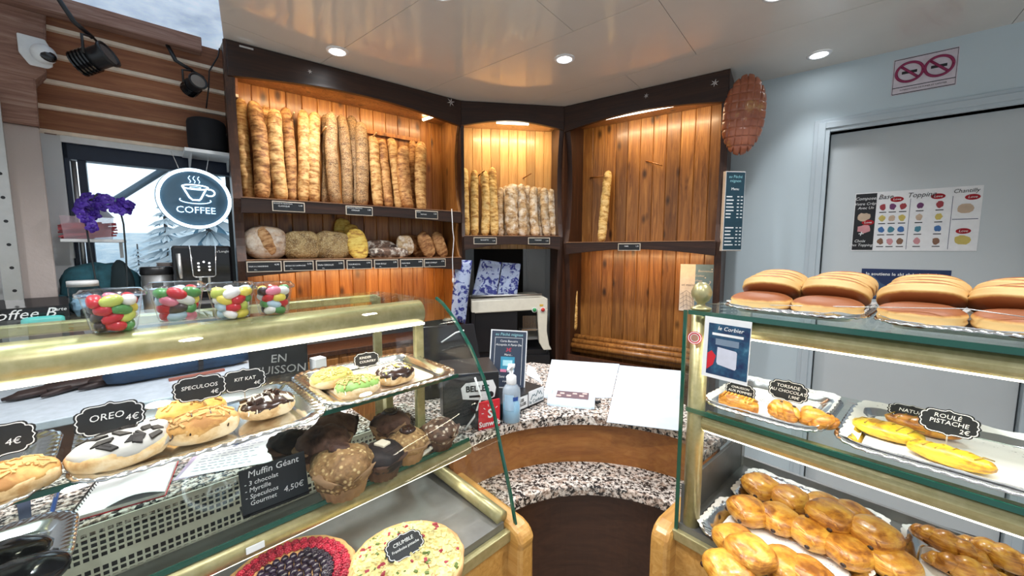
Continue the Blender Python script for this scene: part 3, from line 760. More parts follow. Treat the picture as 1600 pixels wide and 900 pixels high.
for i, (b, t, w, yb, yt, mt) in enumerate(((( 390, 303), (376, 153), 18, .16, .225, 'bag'), ((409, 303), (396, 157), 22, .11, .18, 'bagdark'), ((424, 297), (414, 165), 18, .19, .235, 'bag'), ((440, 305), (429, 170), 21, .11, .17, 'bag'),
        ((457, 302), (446, 167), 18, .17, .22, 'bagdark'), ((472, 303), (473, 171), 17, .13, .20, 'bag'), ((490, 303), (492, 174), 18, .13, .20, 'bag'))):
    stick(LU, zs, b, t, w, M_[mt], 'baguette', f'{ORD[i]} plain golden baguette on the upper shelf, counted from the window end', g1, i + 1, yb, yt)
g1 = 'seeded baguettes on the upper shelf'
for i, (b, t, w, yb, yt) in enumerate((((509, 305), (510, 178), 18, .19, .235), ((524, 311), (518, 174), 18, .10, .17), ((542, 314), (533, 179), 17, .14, .21), ((555, 312), (549, 180), 17, .20, .24), ((565, 314), (563, 190), 19, .12, .19))):
    stick(LU, zs, b, t, w, M_['bagseed'], 'seeded_baguette', f'{ORD[i]} dark seed-covered baguette on the upper shelf, counted from the plain ones', g1, 20 + i, yb, yt, cuts=3)
g1 = 'short baguettes on the upper shelf'
for i, (b, t, w, yb, yt, mt) in enumerate((((591, 311), (582, 212), 17, .13, .19, 'bag'), ((608, 314), (596, 216), 15, .13, .20, 'bagdark'), ((624, 314), (611, 215), 16, .14, .20, 'bag'), ((638, 320), (631, 227), 19, .09, .15, 'bagdark'),
        ((644, 317), (645, 218), 13, .19, .235, 'bagdark'), ((658, 322), (658, 221), 18, .10, .17, 'bag'))):
    stick(LU, zs, b, t, w, M_[mt], 'baguette', f'{ORD[i]} short baguette in front of the peg rail, counted from the seeded ones', g1, 40 + i, yb, yt, cuts=4)
zs = zM + .001
for i, (b, t, w) in enumerate((((729, 365), (726, 262), 13), ((742, 365), (741, 265), 13), ((758, 365), (756, 266), 14), ((773, 365), (769, 261), 14))):
    stick(MU, zs, b, t, w, M_['bagpale'], 'baguette', f'{ORD[i]} tall pale yellow baguette in the corner rack, counted from its left edge', 'pale baguettes in the corner rack', 60 + i, .12, .20, cuts=5)
for i, (b, t, w, yb) in enumerate((((783, 365), (782, 292), 11, .16), ((791, 365), (790, 290), 11, .20), ((802, 365), (801, 287), 19, .11), ((817, 365), (814, 287), 14, .13), ((826, 365), (824, 289), 12, .19), ((837, 365), (834, 291), 13, .13), ((846, 365), (843, 292), 11, .18), ((856, 365), (850, 293), 13, .13), ((867, 365), (860, 295), 13, .13), ((875, 365), (872, 293), 11, .18))):
    stick(MU, zs, b, t, w, M_['bagflour'], 'twisted_loaf', f'{ORD[i]} short floury twisted loaf in the corner rack, counted from the yellow baguettes', 'floury twisted loaves in the corner rack', 80 + i, yb, min(yb + .06, .235), cuts=5, twist=True, lump=.2)
stick(RU, zR + .001, (940, 372), (951, 266), 14, M_['bagpale'], 'baguette', 'lone golden baguette leaning by a peg on the nearly empty rack', None, 99, .13, .21, cuts=6)
pb = RU.at(893, 519, .10); pt = RU.at(896, 418, .18)
o = bag_mb((RU.w(pt.x, .20, pt.z) - RU.w(pb.x, .16, pb.z)).length, .022, 101, cuts=6).build('baguette', M_['bagpale'], smooth=True, M=axisM(RU.w(pb.x, .16, pb.z), RU.w(pt.x, .20, pt.z), RU.n))
tag(o, 'thin baguette standing on the bottom moulding in the corner below the nearly empty shelf', 'bread')
# ---- loaves on the lower shelf
def lump_fn(seed, amp=.08, f=1.6):
    o = Vector((seed * 2.3, seed, -seed)); return lambda u: 1 + amp * noise.noise(u * f + o) + amp * .4 * noise.noise(u * f * 3 + o)
def loaf(name, label, c, wpx, hpx, depth, mat, seed, group=None, y=.13, e=.8, amp=.08, rx=0, ry=0, rz=0, cat='bread', fr=LU, zs=None, lift=0):
    p = fr.at(c[0], c[1], y); w = px2m(fr.w(p.x, y, p.z), wpx) / 2; h = px2m(fr.w(p.x, y, p.z), hpx) / 2
    zc = p.z if zs is None else zs + h * .96 + lift
    o = MB().ell((0, 0, 0), (w, depth / 2, h), 28, 18, lump_fn(seed, amp), e=e).build(name, mat, smooth=True, M=fr.T(p.x, y, zc, rz, rx, ry))
    tag(o, label, cat, group); return o, w, h
zs = zL + .003
o, w, h = loaf('country_loaf', 'round floured country loaf with a brown ear, on the lower shelf, nearest the window', (415, 379), 62, 54, .17, M_['camp'], 3, zs=zs, e=.85)
MB().ell((0, 0, 0), (w * .30, .022, h * .78), 16, 12, lump_fn(8, .12), e=.9).build('ear', M_['ear'], o, True, local=T3(.0, -.07, .012) @ RY(R(-22)))
o, w, h = loaf('seed_loaf', 'square seed-crusted loaf beside the floured country loaf', (471, 381), 51, 45, .15, M_['seedloaf'], 5, zs=zs, e=.62, group='square seeded loaves')
loaf('seed_loaf', 'square seed-crusted loaf beside the yellow corn loaves', (519, 382), 54, 44, .15, M_['seedloaf'], 6, zs=zs, e=.62, group='square seeded loaves')
g1 = 'yellow corn loaves on the lower shelf'
loaf('corn_loaf', 'tallest yellow corn loaf leaning on the back boards', (536, 352), 27, 42, .05, M_['corn'], 11, g1, .215, zs=zs, lift=.09, rx=R(-8))
loaf('corn_loaf', 'middle yellow corn loaf half hidden by the front one', (550, 362), 25, 45, .05, M_['corn'], 12, g1, .165, zs=zs, lift=.045, rx=R(-12))
loaf('corn_loaf', 'front yellow corn loaf standing on the shelf edge', (558, 382), 32, 48, .055, M_['corn'], 13, g1, .075, zs=zs, rx=R(-12), ry=R(-6))
loaf('rye_loaf', 'long dark rye loaf lying at the front of the lower shelf', (607, 398), 66, 18, .085, M_['rye'], 15, 'dark rye loaves', .075, zs=zs, e=.8)
loaf('rye_loaf', 'dark scored rye loaf lying behind the front one', (597, 384), 54, 28, .09, M_['rye'], 16, 'dark rye loaves', .185, zs=zs, e=.8, ry=R(6))
loaf('round_roll', 'small floury round loaf leaning on the brown rolls', (633, 381), 28, 32, .05, M_['bagflour'], 17, None, .12, zs=zs, lift=.02, rx=R(-10))
g1 = 'brown rolls on the lower shelf'
for i, (c, w_, h_, y, ry, lab, lf) in enumerate((((641, 370), 30, 28, .21, 25, 'brown roll behind the small floury loaf', .04), ((666, 386), 24, 42, .12, -22, 'brown roll leaning beside the small floury loaf', 0), ((687, 386), 20, 42, .13, -18, 'last brown roll at the corner end of the lower shelf', 0), ((652, 380), 22, 36, .225, -14, 'brown roll at the back of the brown rolls', .0))):
    loaf('brown_roll', lab, c, w_, h_, .055, M_['brownroll'], 30 + i, g1, y, zs=zs, lift=lf, ry=R(ry), rx=R(-6))
p = LU.at(414, 340, .215)
MB_ = MB().prism([(-.028, 0, -.07), (.026, 0, -.07), (.03, 0, .02), (.022, 0, .035), (-.034, 0, .03)], (0, .02, 0))
tag(MB_.build('bread_slice_bag', plain('kraft_paper', (.58, .36, .20), .7), M=LU.T(p.x, .225, zs + .075, 0, R(-6)), bevel=.004), 'tan paper wedge standing behind the floured country loaf', 'bag')
# price tags on the shelf fronts
def price(fr, px0, px1, py, lines, label, y=-.0055, hpx=None, zc=None):
    a = fr.at(px0, py, y); b = fr.at(px1, py, y); w = (b.x - a.x) / 2; h = hpx * .5
    t = thing('price_tag', label, 'price tag', fr.T((a.x + b.x) / 2, y, a.z if zc is None else zc), 'price tags on the bread racks')
    MB().box(-w, w, -.004, .0, -h, h).build('frame', M_['frame_tan'], t, bevel=.001)
    MB().box(-w + .005, w - .005, -.0048, -.003, -h + .005, h - .005).build('card', M_['slate'], t)
    for body, x, z, s, al in lines: text('lettering', body, s, M_['chalk'], t, T3(x * w, -.0052, z * h) @ UP, al)
    return t
tagz = LU.at(540, 414, -.006).z
names = ["PAIN A L'ANCIENNE", 'BOULE DE CAMPAGNE', 'PAIN CEREALES', 'TOURNESOL', 'PAIN SEIGLE', 'PAIN MAIS', 'PAVE COMPLET']
pr_ = ['4,90', '3,90', '3,90', '3,90', '3,90', '3,90', '3,90']
xs = [(385, 440), (443, 490), (493.5, 538), (541.5, 581), (584.5, 622), (625, 661), (662.5, 696)]
for nm, q, (x0, x1) in zip(names, pr_, xs):
    s = .0125 if len(nm) < 14 else .0098
    price(LU, x0, x1, 414, [(nm, -.88, .05, s, 'LEFT'), (q, .85, .35, .013, 'RIGHT'), ('300 g', -.6, -.55, .006, 'LEFT')], f'black price tag reading {nm.lower()} on the lower shelf front', hpx=.058, zc=zL - .030)
for (x0, x1, py, l1, l2, q) in ((425, 476, 320, 'BAGUETTE TRADITION', 'CLASSIQUE', '1,40'), (540, 582, 327, 'BAGUETTE TRADITION', 'CEREALES', '1,80'), (649, 684, 336, 'FICELLE', 'NATURE', '1,10')):
    price(LU, x0, x1, py, [(l1, -.9, .55, .0085, 'LEFT'), (l2, -.3, .05, .011, 'CENTER'), (q, .85, .3, .012, 'RIGHT')], f'black price tag reading {l1.lower()} {l2.lower()} on the upper shelf front', hpx=.055, zc=zU - .030)
for (x0, x1, lab) in ((740, 776, 'small black price tag under the tall yellow baguettes'), (825, 859, 'small black price tag under the floury twisted loaves')):
    price(MU, x0, x1, 376, [('BAGUETTE' if x0 < 800 else 'TORSADE', -.4, .2, .012, 'LEFT'), ('1,30', .85, .0, .012, 'RIGHT')], lab, hpx=.05, zc=zM - .030)
price(RU, 966, 1001, 381, [('PAIN', -.4, .2, .012, 'LEFT'), ('1,20', .85, .2, .012, 'RIGHT')], 'small black price tag on the nearly empty rack', hpx=.05, zc=zR - .030)
# white cable with a switch on the end of the left rack
p = LU.at(664, 345, .1)
cb = thing('cable', 'white cable with an inline switch hanging under the lower shelf of the window-side rack', 'cable', LU.T(LUL - .09, .0, zL - .10))
MB().tube([(.0, -.008, .45), (.004, -.012, .30), (.012, -.012, .24), (.0, -.008, .10), (.0, -.012, -.02), (.002, -.012, -.10)], .003, 6).build('cord', M_['white'], cb, True)
MB().ell((.0, -.013, -.06), (.008, .006, .02), 10, 8).build('switch', M_['white'], cb, True)
# big decorative loaf hung on the side of the right rack
ph = N('glazed_loaf'); tcx = ph.n('TexCoord').outputs['Object']; zz = ph.n('SeparateXYZ', i_Vector=tcx)
ph.P(Base_Color=ph.mix(ph.ramp(ph.noise(tcx, 9, 5, .7), [(.56, (0,) * 3), (.64, (.8,) * 3)]), ph.ramp(ph.noise(tcx, 14, 3), [(.3, (.27, .075, .035)), (.7, (.42, .14, .07))]), (.52, .28, .10)), Roughness=.28, Coat_Weight=.4)
M_['glaze'] = ph.m
q = RU.I @ PL(1166, 180, RU.w(RUL + .04, 0, 0), RU.n)
p = RU.w(RUL + .075, .03, RU.at(1166, 180, .03).z)
def grooves(u):
    if u.y > .35: return 1.0
    gx = (u.x * 3.0 + .5) % 1.0; gz = (u.z * 4.6 + .25) % 1.0
    return 1 - .06 * max(math.exp(-((gx - .5) / .08) ** 2), math.exp(-((gz - .5) / .09) ** 2))
p = RU.w(RUL + .085, -.01, RU.at(1166, 180, .0).z)
dl_ = MB().ell((0, 0, 0), (.112, .070, .224), 160, 160, grooves).build('decorative_loaf', M_['glaze'], smooth=True, M=T3(*p) @ RZ(math.atan2(-p.x, p.y) + R(4)) @ RY(R(3)))
tag(dl_, 'large glazed decorative loaf with a checkered crust hung high on the rack end', 'bread')
# ================================================================ around the window
def facecam(p): return math.atan2(p[0] - EYE.x, -(p[1] - EYE.y)) * -1 if False else math.atan2(-(p[0] - EYE.x), (p[1] - EYE.y))
def wall_at(px, py, y): return LW.at(px, py, y)
# security camera on the timber
p = PF.at(55, 80, -.084)
sc_ = thing('security_camera', 'white round security camera screwed to the aged timber beam', 'camera', PF.T(p.x, -.083, p.z))
MB().prism([(-.045, 0, .055), (.030, 0, .055), (.045, 0, .02), (.045, 0, -.05), (.03, 0, -.062), (-.02, 0, -.062), (-.045, 0, -.02)], (0, -.012, 0)).build('mounting_plate', M_['white'], sc_, bevel=.005)
b = MB().ell((.022, -.036, -.014), (.038, .040, .038), 20, 14).build('camera_ball', M_['white'], sc_, True)
MB().lathe([(.0, .012), (.014, .010), (.022, .004), (.025, -.004)], 20, M=T3(.034, -.066, -.026) @ RZ(R(12)) @ RX(R(72))).build('lens', M_['blackgloss'], b, True)
# perforated steel upright with a wire rack at the frame's edge
q = LW.at(20, 450, -.26); UPF = Frame(LW.w(q.x, -.26, 0), R(50))
u_ = thing('shelf_upright', 'perforated steel shelf upright standing in front of the roughcast pillar', 'upright', UPF.T(0, 0, 0))
MB().box(-.026, .026, -.004, .004, 0, 2.13).box(.022, .026, 0, .04, 0, 2.13).build('profile', M_['satin'], u_, bevel=.002)
for k in range(12):
    z = 1.05 + k * .094
    MB().lathe([(0, 0), (.006, 0), (.0065, -.001)], 12, M=T3(.004, -.0046, z) @ RX(R(90))).build('hole', M_['black'], u_)
wr_ = MB()
for k in range(7): wr_.tube([(-.30, .05, 1.22 + k * .045), (-.045, .05, 1.22 + k * .045)], .006, 6)
for x in (-.29, -.17, -.05): wr_.tube([(x, .052, 1.10), (x, .052, 1.52)], .005, 6)
tag(wr_.build('wire_basket', M_['black'], M=UPF.M), 'black wire basket behind the steel upright at the edge of the view', 'basket')
# two black spotlights under the ceiling
def spotlight(px, py, y, lab, yaw, tilt, sc=1):
    p = LW.at(px, py, y); t = thing('spotlight', lab, 'spotlight', LW.T(p.x, y, p.z, yaw), 'black spotlights over the window')
    M = RX(tilt) @ Matrix.Scale(sc, 4)
    h = MB().lathe([(0, -.06), (.035, -.06), (.042, -.05), (.042, .04), (.05, .05), (.05, .06), (.044, .06), (.040, .045), (0, .045)][::-1], 20, M=M @ RX(R(90))).build('lamp_head', M_['black'], t, True)
    MB().lathe([(0, .0), (.039, .0)], 20, M=M @ T3(0, -.055, 0) @ RX(R(90))).build('lamp_lens', M_['satin'], h)
    for k in range(5): MB().lathe([(.03, -.003), (.048, -.003), (.048, .003), (.03, .003)], 20, M=M @ T3(0, .01 + k * .013, 0) @ RX(R(90))).build('cooling_fin', M_['blackgloss'], h)
    MB().tube([(-.055 * sc, 0, 0), (-.055 * sc, .0, .07 * sc), (0, 0, .085 * sc), (.055 * sc, 0, .07 * sc), (.055 * sc, 0, 0)], .005, 8).build('yoke', M_['black'], t, True)
    MB().tube([(0, 0, .083 * sc), (-.06, .02, .083 * sc + .03), (-.10, .06, ZC - p.z if ZC - p.z < .3 else .2)], .009, 8).build('bracket_arm', M_['black'], t, True)
    return t
spotlight(148, 92, -.27, 'black spotlight nearest the pillar, aimed along the boarded gable', R(60), R(-25), 1.05)
spotlight(303, 133, -.24, 'black spotlight over the smart speaker beside the bread rack', R(20), R(-15), .8)
cb = MB(); q0 = LW.at(343, 78, -.2); q1 = LW.at(322, 170, -.14)
cb.tube([(q0.x, -.2, ZC - .005), (q0.x - .01, -.21, q0.z - .04), (q0.x - .05, -.2, q0.z - .12), (q0.x - .055, -.18, q1.z + .1), (q1.x, -.15, q1.z)], .0035, 6)
tag(cb.build('power_cable', M_['black'], M=LW.M, smooth=True), 'thin black cable dropping from the ceiling to the speaker', 'cable')
# bracket shelf and speaker
p = LW.at(327, 238, -.16)
bs = thing('bracket_shelf', 'small white bracket shelf under the black speaker above the neon sign', 'shelf', LW.T(p.x, -.11, p.z))
MB().box(-.105, .115, -.105, .105, -.018, 0).build('board', M_['white'], bs, bevel=.003)
for x in (-.08, .09): MB().prism([(x, .105, 0), (x, .105, -.07), (x, -.06, -.018)], (.008, 0, 0)).build('bracket', M_['white'], bs)
sp = thing('speaker', 'black fabric-covered speaker on the small bracket shelf', 'speaker', LW.T(p.x, -.12, p.z))
MB().lathe([(.0, .0), (.072, .0), (.082, .012), (.085, .04), (.085, .15), (.080, .165), (.068, .172), (0, .173)], 28).build('speaker_body', plain('black_fabric', (.010, .010, .013), .9), sp, True)
MB().lathe([(0, .1735), (.05, .1735), (.052, .172)], 24).build('top_panel', M_['blackgloss'], sp)
# neon coffee sign
p = LW.at(305, 311, -.24); pw_ = LW.w(p.x, -.24, p.z); fc = facecam(pw_)
ns = thing('neon_sign', 'round white neon sign of a steaming cup reading COFFEE, hanging in the window', 'sign', T3(*pw_) @ RZ(fc + R(6)))
rr = .150
m = N('smoked_acrylic'); m.P(Base_Color=(.05, .11, .17), Roughness=.15, Alpha=.86); m.m.blend_method = 'BLEND' if hasattr(m.m, 'blend_method') else None
MB().lathe([(0, 0), (rr * 1.02, 0), (rr * 1.02, .006), (0, .006)], 64, M=RX(R(90))).build('acrylic_disc', m.m, ns)
neon = plain('neon_tube', (.9, .97, 1), .4, 0, (.78, .93, 1), 3.0); thin = plain('neon_line', (.75, .9, 1), .4, 0, (.45, .75, 1), 1.6)
circ = lambda cx, cz, rx, rz, a0=0, a1=360, n=48: [(cx + rx * math.cos(R(a0 + (a1 - a0) * i / n)), -.012, cz + rz * math.sin(R(a0 + (a1 - a0) * i / n))) for i in range(n + 1)]
MB().tube(circ(0, 0, rr * .95, rr * .95, 0, 360, 72), .0075, 10).build('neon_ring', neon, ns, True)
cupo = [(-.048, -.012, .058)] + [(-.048 + .012 * math.sin(R(9 * i)) * 0 + .0035 * i, -.012, .058 - .0075 * i) for i in range(1, 8)] + [(-.012, -.012, -.006), (.015, -.012, -.006)] + [(.022 + .0040 * i, -.012, .002 + .0085 * i) for i in range(7)]
MB().tube(cupo, .0035, 8).build('cup_outline', neon, ns, True)
MB().tube(circ(.003, .058, .052, .011), .0028, 8).build('cup_rim', neon, ns, True)
MB().tube(circ(.003, .056, .022, .004), .0012, 6).build('coffee_line', thin, ns, True)
MB().tube(circ(.060, .035, .020, .017, 110, -140, 24), .003, 8).build('cup_handle', neon, ns, True)
MB().tube(circ(.0, -.008, .062, .016, 160, 380, 40), .0022, 8).build('saucer', thin, ns, True)
for x in (-.018, .0, .018): MB().tube([(x + .004 * math.sin(i * 1.0), -.012, .078 + .0048 * i) for i in range(8)], .0018, 6).build('steam', thin, ns, True)
text('lettering', 'COFFEE', .046, thin, ns, T3(0, -.012, -.058) @ UP, thick=.001)
for x in (-.05, .05): MB().tube([(x, .0, rr * .85), (x * 1.5, .05, rr * 1.55)], .0015, 6).build('hanging_wire', M_['satin'], ns)
# acrylic sill shelf with a pink tub
p = LW.at(145, 374, -.08)
sh = thing('window_shelf', 'narrow pale shelf across the window carrying a pink plastic tub', 'shelf', LW.T(p.x, -.07, p.z))
a_ = LW.at(98, 374, -.08).x - p.x; b_ = LW.at(196, 374, -.08).x - p.x
MB().box(a_, b_, -.085, .068, -.014, 0).build('board', M_['white'], sh, bevel=.002)
for x in (a_ + .02, b_ - .02): MB().box(x - .006, x + .006, .03, .068, -.09, -.014).build('bracket', M_['white'], sh)
m = N('milky_plastic'); m.P(Base_Color=(.80, .62, .68), Roughness=.25, Alpha=.35); tubm = m.m
tb = thing('plastic_tub', 'clear plastic tub of pink red straws on the window shelf', 'tub', LW.T(p.x - .01, -.075, p.z))
w = (b_ - a_) / 2 - .02
MB().prism([(-w * .9, 0, 0.001), (w * .9, 0, 0.001), (w, 0, .105), (-w, 0, .105)], (0, .11, 0), T3(0, -.055, 0)).build('tub_wall', tubm, tb)
pm = MB(); r_ = random.Random(3)
for k in range(110):
    a = r_.uniform(-.5, .5); x = r_.uniform(-.6, .6) * w; z = r_.uniform(.01, .075); y = r_.uniform(-.045, .04); L = .05
    pm.tube([(x - L * math.cos(a), y, z - .006), (x + L * math.cos(a), y + .01 * math.sin(a * 5), z + .006)], .004, 5)
tag(pm.build('straws', plain('coral_red', (.62, .12, .14), .6), tb), kind='stuff')
tag(MB().prism([(-.04, 0, 0), (.05, 0, 0), (.012, 0, .05)], (0, .02, 0)).build('folded_napkin', M_['paper'], M=LW.T(p.x + .03, -.08, p.z + .106)), 'white folded paper point on top of the pink tub', 'napkin')
# dark teal bag on the raised shelf
q = LW.on(160, 500, ZS)
def onz(px, y, z, fr=LW): a = fr.at(px, 450, y); return a.x
bgx = onz(160, -.10, ZS)
m_teal = plain('dark_teal_fabric', (.012, .075, .10), .85, var=.2)
bgm = MB().ell((0, 0, .14), (.135, .07, .15), 28, 20, lambda u: (1 + .10 * noise.noise(u * 2.2)) * (1 - .30 * max(0, u.z) ** 2) , e=.85)
bo = bgm.build('shopping_bag', m_teal, smooth=True, M=LW.T(bgx, -.105, ZS)); tag(bo, 'dark teal fabric bag slumped on the raised shelf under the window', 'bag')
MB().ell((.07, -.045, .13), (.045, .04, .13), 16, 12, lump_fn(4, .1)).build('dark_panel', plain('black_mesh', (.008, .02, .025), .9), bo, True)
MB().ell((.0, .0, .0), (.08, .05, .035), 16, 10, lump_fn(2, .2)).build('folded_strap', m_teal, bo, True, local=T3(-.08, -.03, .05) @ RY(R(35)))
# orchid
ox = onz(170, -.19, ZS)
orc = thing('orchid', 'purple orchid with two tall dark stems in front of the window', 'plant', LW.T(ox, -.20, ZS))
MB().lathe([(0, 0), (.03, 0), (.042, .07), (.038, .07), (.028, .06), (0, .06)], 20).build('pot', M_['black'], orc, True)
purple = N('orchid_petal'); purple.P(Base_Color=purple.ramp(purple.noise(purple.coord((1, 1, 1)), 30, 3), [(.3, (.025, .006, .17)), (.7, (.10, .03, .46))]), Roughness=.5); M_['petal'] = purple.m
stemm = plain('dark_stem', (.02, .03, .035), .6)
def lwl(px, py, y=-.20): a = LW.at(px, py, y); return Vector((a.x - ox, y + .20, a.z - ZS))
s1 = [Vector((0, 0, .05)), lwl(150, 440), lwl(140, 385), lwl(134, 350), lwl(137, 318), lwl(152, 303)]
s2 = [Vector((.01, 0, .05)), lwl(199, 450), lwl(197, 400), lwl(193, 350), lwl(186, 322)]
for s_ in (s1, s2): MB().tube(s_, .0035, 7).build('stem', stemm, orc, True)
pet0 = None
def blossom_mb():
    b = MB()
    for k in range(5):
        a = R(90 + 72 * k); L, w = .026, .0125
        M = RY(a) @ T3(0, 0, 0)
        g = [[M @ Vector((w * math.sin(math.pi * (.12 + .80 * i / 4)) * (j - 1), -.004 - .006 * math.sin(math.pi * i / 4) + .003 * abs(j - 1), L * i / 4)) for j in range(3)] for i in range(5)]
        b.sheet(g)
    b.ell((0, -.008, -.002), (.006, .006, .007), 8, 6)
    return b
r_ = random.Random(5)
cl_ = [(145, 322), (133, 330), (152, 312), (140, 345), (128, 318), (149, 335), (136, 308), (160, 322), (131, 340), (143, 355), (158, 310), (124, 328), (168, 312), (182, 322), (192, 316), (201, 320), (188, 330), (176, 326), (197, 328)]
for px, py in cl_:
    c = lwl(px, py, -.205 + r_.uniform(-.02, .02)); lm_ = T3(*c) @ RZ(r_.uniform(-.6, .6)) @ RX(r_.uniform(-.5, .3)) @ RY(r_.uniform(0, 3))
    if pet0 is None: pet0 = blossom_mb().build('blossom', M_['petal'], orc, local=lm_, solid=.0015)
    else:
        c2 = pet0.copy(); C.objects.link(c2); c2.parent = orc; c2.matrix_local = lm_
# jar, black box, coffee box, turquoise case on the raised shelf
def shelfM(px, y, rz=0): return LW.T(onz(px, y, ZS), y, ZS, rz)
j = thing('storage_jar', 'clear jar of blue sachets with a white lid beside the black coffee box', 'jar', shelfM(130, -.24))
MB().lathe([(0, .002), (.045, .002), (.048, .01), (.048, .14), (.046, .145)], 24).build('jar_wall', M_['plastic_clear'], j, True)
MB().lathe([(0, .150), (.049, .150), (.05, .147), (.05, .17), (.047, .172), (0, .172)][::-1], 24).build('lid', M_['white'], j, True)
MB().ell((0, 0, .062), (.042, .042, .055), 14, 10, lump_fn(9, .2, 3)).build('sachets', plain('pale_blue_paper', (.35, .60, .80), .6), j)
tag(MB().box(-.03, .03, -.03, .03, 0, .055).build('card_reader', M_['black'], M=LW.T(onz(130, -.27, ZS), -.2795 + .0, ZS, 0) @ T3(.02, -.03, 0), bevel=.006), 'small black box beside the turquoise case', 'box')
cbx = thing('coffee_box', 'black coffee box with white script lettering at the pillar foot', 'box', shelfM(38, -.30, R(6)))
MB().box(-.20, .115, -.05, .05, 0, .075).build('carton', M_['blackgloss'], cbx, bevel=.002)
MB().prism([(-.20, -.05, .0755), (.115, -.05, .0755), (.115, .05, .105), (-.20, .05, .105)], (0, 0, .002)).build('lid_flap', M_['blackgloss'], cbx)
text('lettering', 'Coffee B', .055, M_['chalk'], cbx, T3(-.022, -.0508, .050) @ UP, shear=.3)
text('chalk_note', 'Tarte', .020, M_['chalk'], cbx, T3(.085, -.0508, .062) @ UP, shear=.2)
tq = thing('turquoise_case', 'small turquoise zip case lying in front of the black coffee box', 'case', shelfM(62, -.40, R(4)))
tqm = plain('turquoise_plastic', (.10, .58, .55), .45)
MB().ell((0, 0, .021), (.058, .030, .022), 24, 12, e=.45).build('shell', tqm, tq, True)
MB().tube([(.057 * math.cos(R(a)), .0305 * math.sin(R(a)), .021) for a in range(-170, -5, 8)], .002, 6).build('zip', M_['chalk'], tq)
tag(MB().tube([(-.06, 0, .008), (.03, 0, .012)], [.006, .008], 8).build('white_marker', M_['white'], M=shelfM(12, -.40, R(10)), smooth=True), 'white marker lying beside the turquoise case', 'pen')
# canister and paper cups
cn = thing('canister', 'stainless coffee canister with a black lid beside the coffee machine', 'canister', shelfM(247, -.17))
MB().lathe([(0, 0), (.058, 0), (.06, .004), (.06, .19)], 28).build('can_body', M_['satin'], cn, True)
MB().lathe([(.061, .186), (.063, .19), (.063, .222), (.058, .226), (0, .226)], 28).build('lid', M_['black'], cn, True)
MB().lathe([(.0605, .06), (.0605, .15)], 10, a0=R(-110), a1=R(-70)).build('window_slot', M_['blackgloss'], cn)
def cupstack(px, y, n, mat1, mat2, lab, z0=0):
    t = thing('paper_cup_stack', lab, 'cups', LW.T(onz(px, y, ZS), y, ZS + z0), 'stacks of paper cups')
    for k in range(n):
        MB().lathe([(0, 0), (.026, 0), (.036, .085), (.038, .088), (.035, .088)], 20).build('paper_cup', mat1 if k % 2 else mat2, t, True, local=T3(0, 0, .014 * k) @ Matrix.Rotation(0, 4, 'Z'))
    return t
brn = plain('brown_cup', (.24, .13, .10), .6); gry = plain('grey_cup', (.42, .38, .36), .6)
cupstack(262, -.06, 12, gry, brn, 'tall stack of grey brown paper cups behind the coffee machine')
cupstack(237, -.065, 10, brn, brn, 'shorter stack of brown paper cups behind the canister')
# coffee machine
cmx = (onz(272, -.20, ZS) + onz(364, -.20, ZS)) / 2; cw = (onz(364, -.20, ZS) - onz(272, -.20, ZS)) / 2
km = thing('coffee_machine', 'glossy black bean-to-cup coffee machine with a chrome-edged front panel, under the neon sign', 'coffee machine', LW.T(cmx, -.16, ZS))
MB().box(-cw, cw, -.08, .12, .0, .33).build('housing', M_['blackgloss'], km, bevel=.012)
fp = MB().prism([(-.045, -.10, .17), (-.052, -.10, .33), (.052, -.10, .33), (.045, -.10, .17)], (0, .03, 0)).build('control_panel', M_['blackgloss'], km, bevel=.004)
MB().tube([(-.053, -.102, .33), (-.046, -.102, .178), (-.038, -.102, .170), (.038, -.102, .170), (.046, -.102, .178), (.053, -.102, .33)], .003, 8).build('chrome_edge', M_['steel'], fp, True)
for i, (x, z) in enumerate(((-.022, .24), (.0, .247), (.022, .24), (-.022, .222), (.022, .222), (-.022, .205), (.022, .205))):
    MB().lathe([(0, 0), (.0045, 0)], 8, M=T3(x, -.1008, z) @ RX(R(90))).build('button_light', plain('button_glow', (1, 1, 1), .4, 0, (1, 1, 1), 2), fp)
MB().box(-.024, -.012, -.095, -.07, .10, .17).box(.012, .024, -.095, -.07, .10, .17).box(-.03, .03, -.095, -.065, .095, .105).build('spout', M_['steel'], km, bevel=.002)
MB().tube([(-cw + .025, -.09, .29), (-cw + .028, -.095, .2), (-cw + .03, -.097, .165)], [.010, .009, .006], 10).build('steam_wand', M_['satin'], km, True)
MB().box(-cw, cw, -.20, -.08, .0, .045).build('drip_tray', M_['black'], km, bevel=.005)
MB().box(-cw + .03, cw - .03, -.195, -.09, .045, .048).build('drip_grid', M_['satin'], km)
text('lettering', "De'Longhi", .016, M_['chalk'], km, T3(.078, -.0805, .30) @ UP)
# gloves, rolled bag, stick on the window bench
def bench(px, py): a = LW.on(px, py, .93); return a.x, max(-.62, min(-.46, a.y))
mg = plain('dark_brown_leather', (.028, .014, .014), .55, var=.25)
x, y = bench(90, 607)
gl_ = thing('leather_glove', 'dark brown leather glove lying flat on the window bench', 'glove', LW.T(x, y, .93, R(8)), 'leather gloves on the window bench')
MB().ell((.04, 0, .022), (.085, .05, .022), 20, 12, lump_fn(3, .15)).build('palm', mg, gl_, True)
for k in range(4): MB().tube([(-.02, -.03 + .02 * k, .018), (-.09, -.035 + .018 * k, .016), (-.13 + .012 * abs(k - 1), -.03 + .014 * k, .012)], [.012, .011, .006], 8).build('finger', mg, gl_, True)
MB().tube([(.04, -.04, .018), (-.01, -.065, .014), (-.035, -.075, .012)], [.013, .011, .006], 8).build('thumb', mg, gl_, True)
MB().tube([(.10, 0, .02), (.16, .0, .02)], [.04, .045], 16, sq=.4).build('cuff', mg, gl_, True)
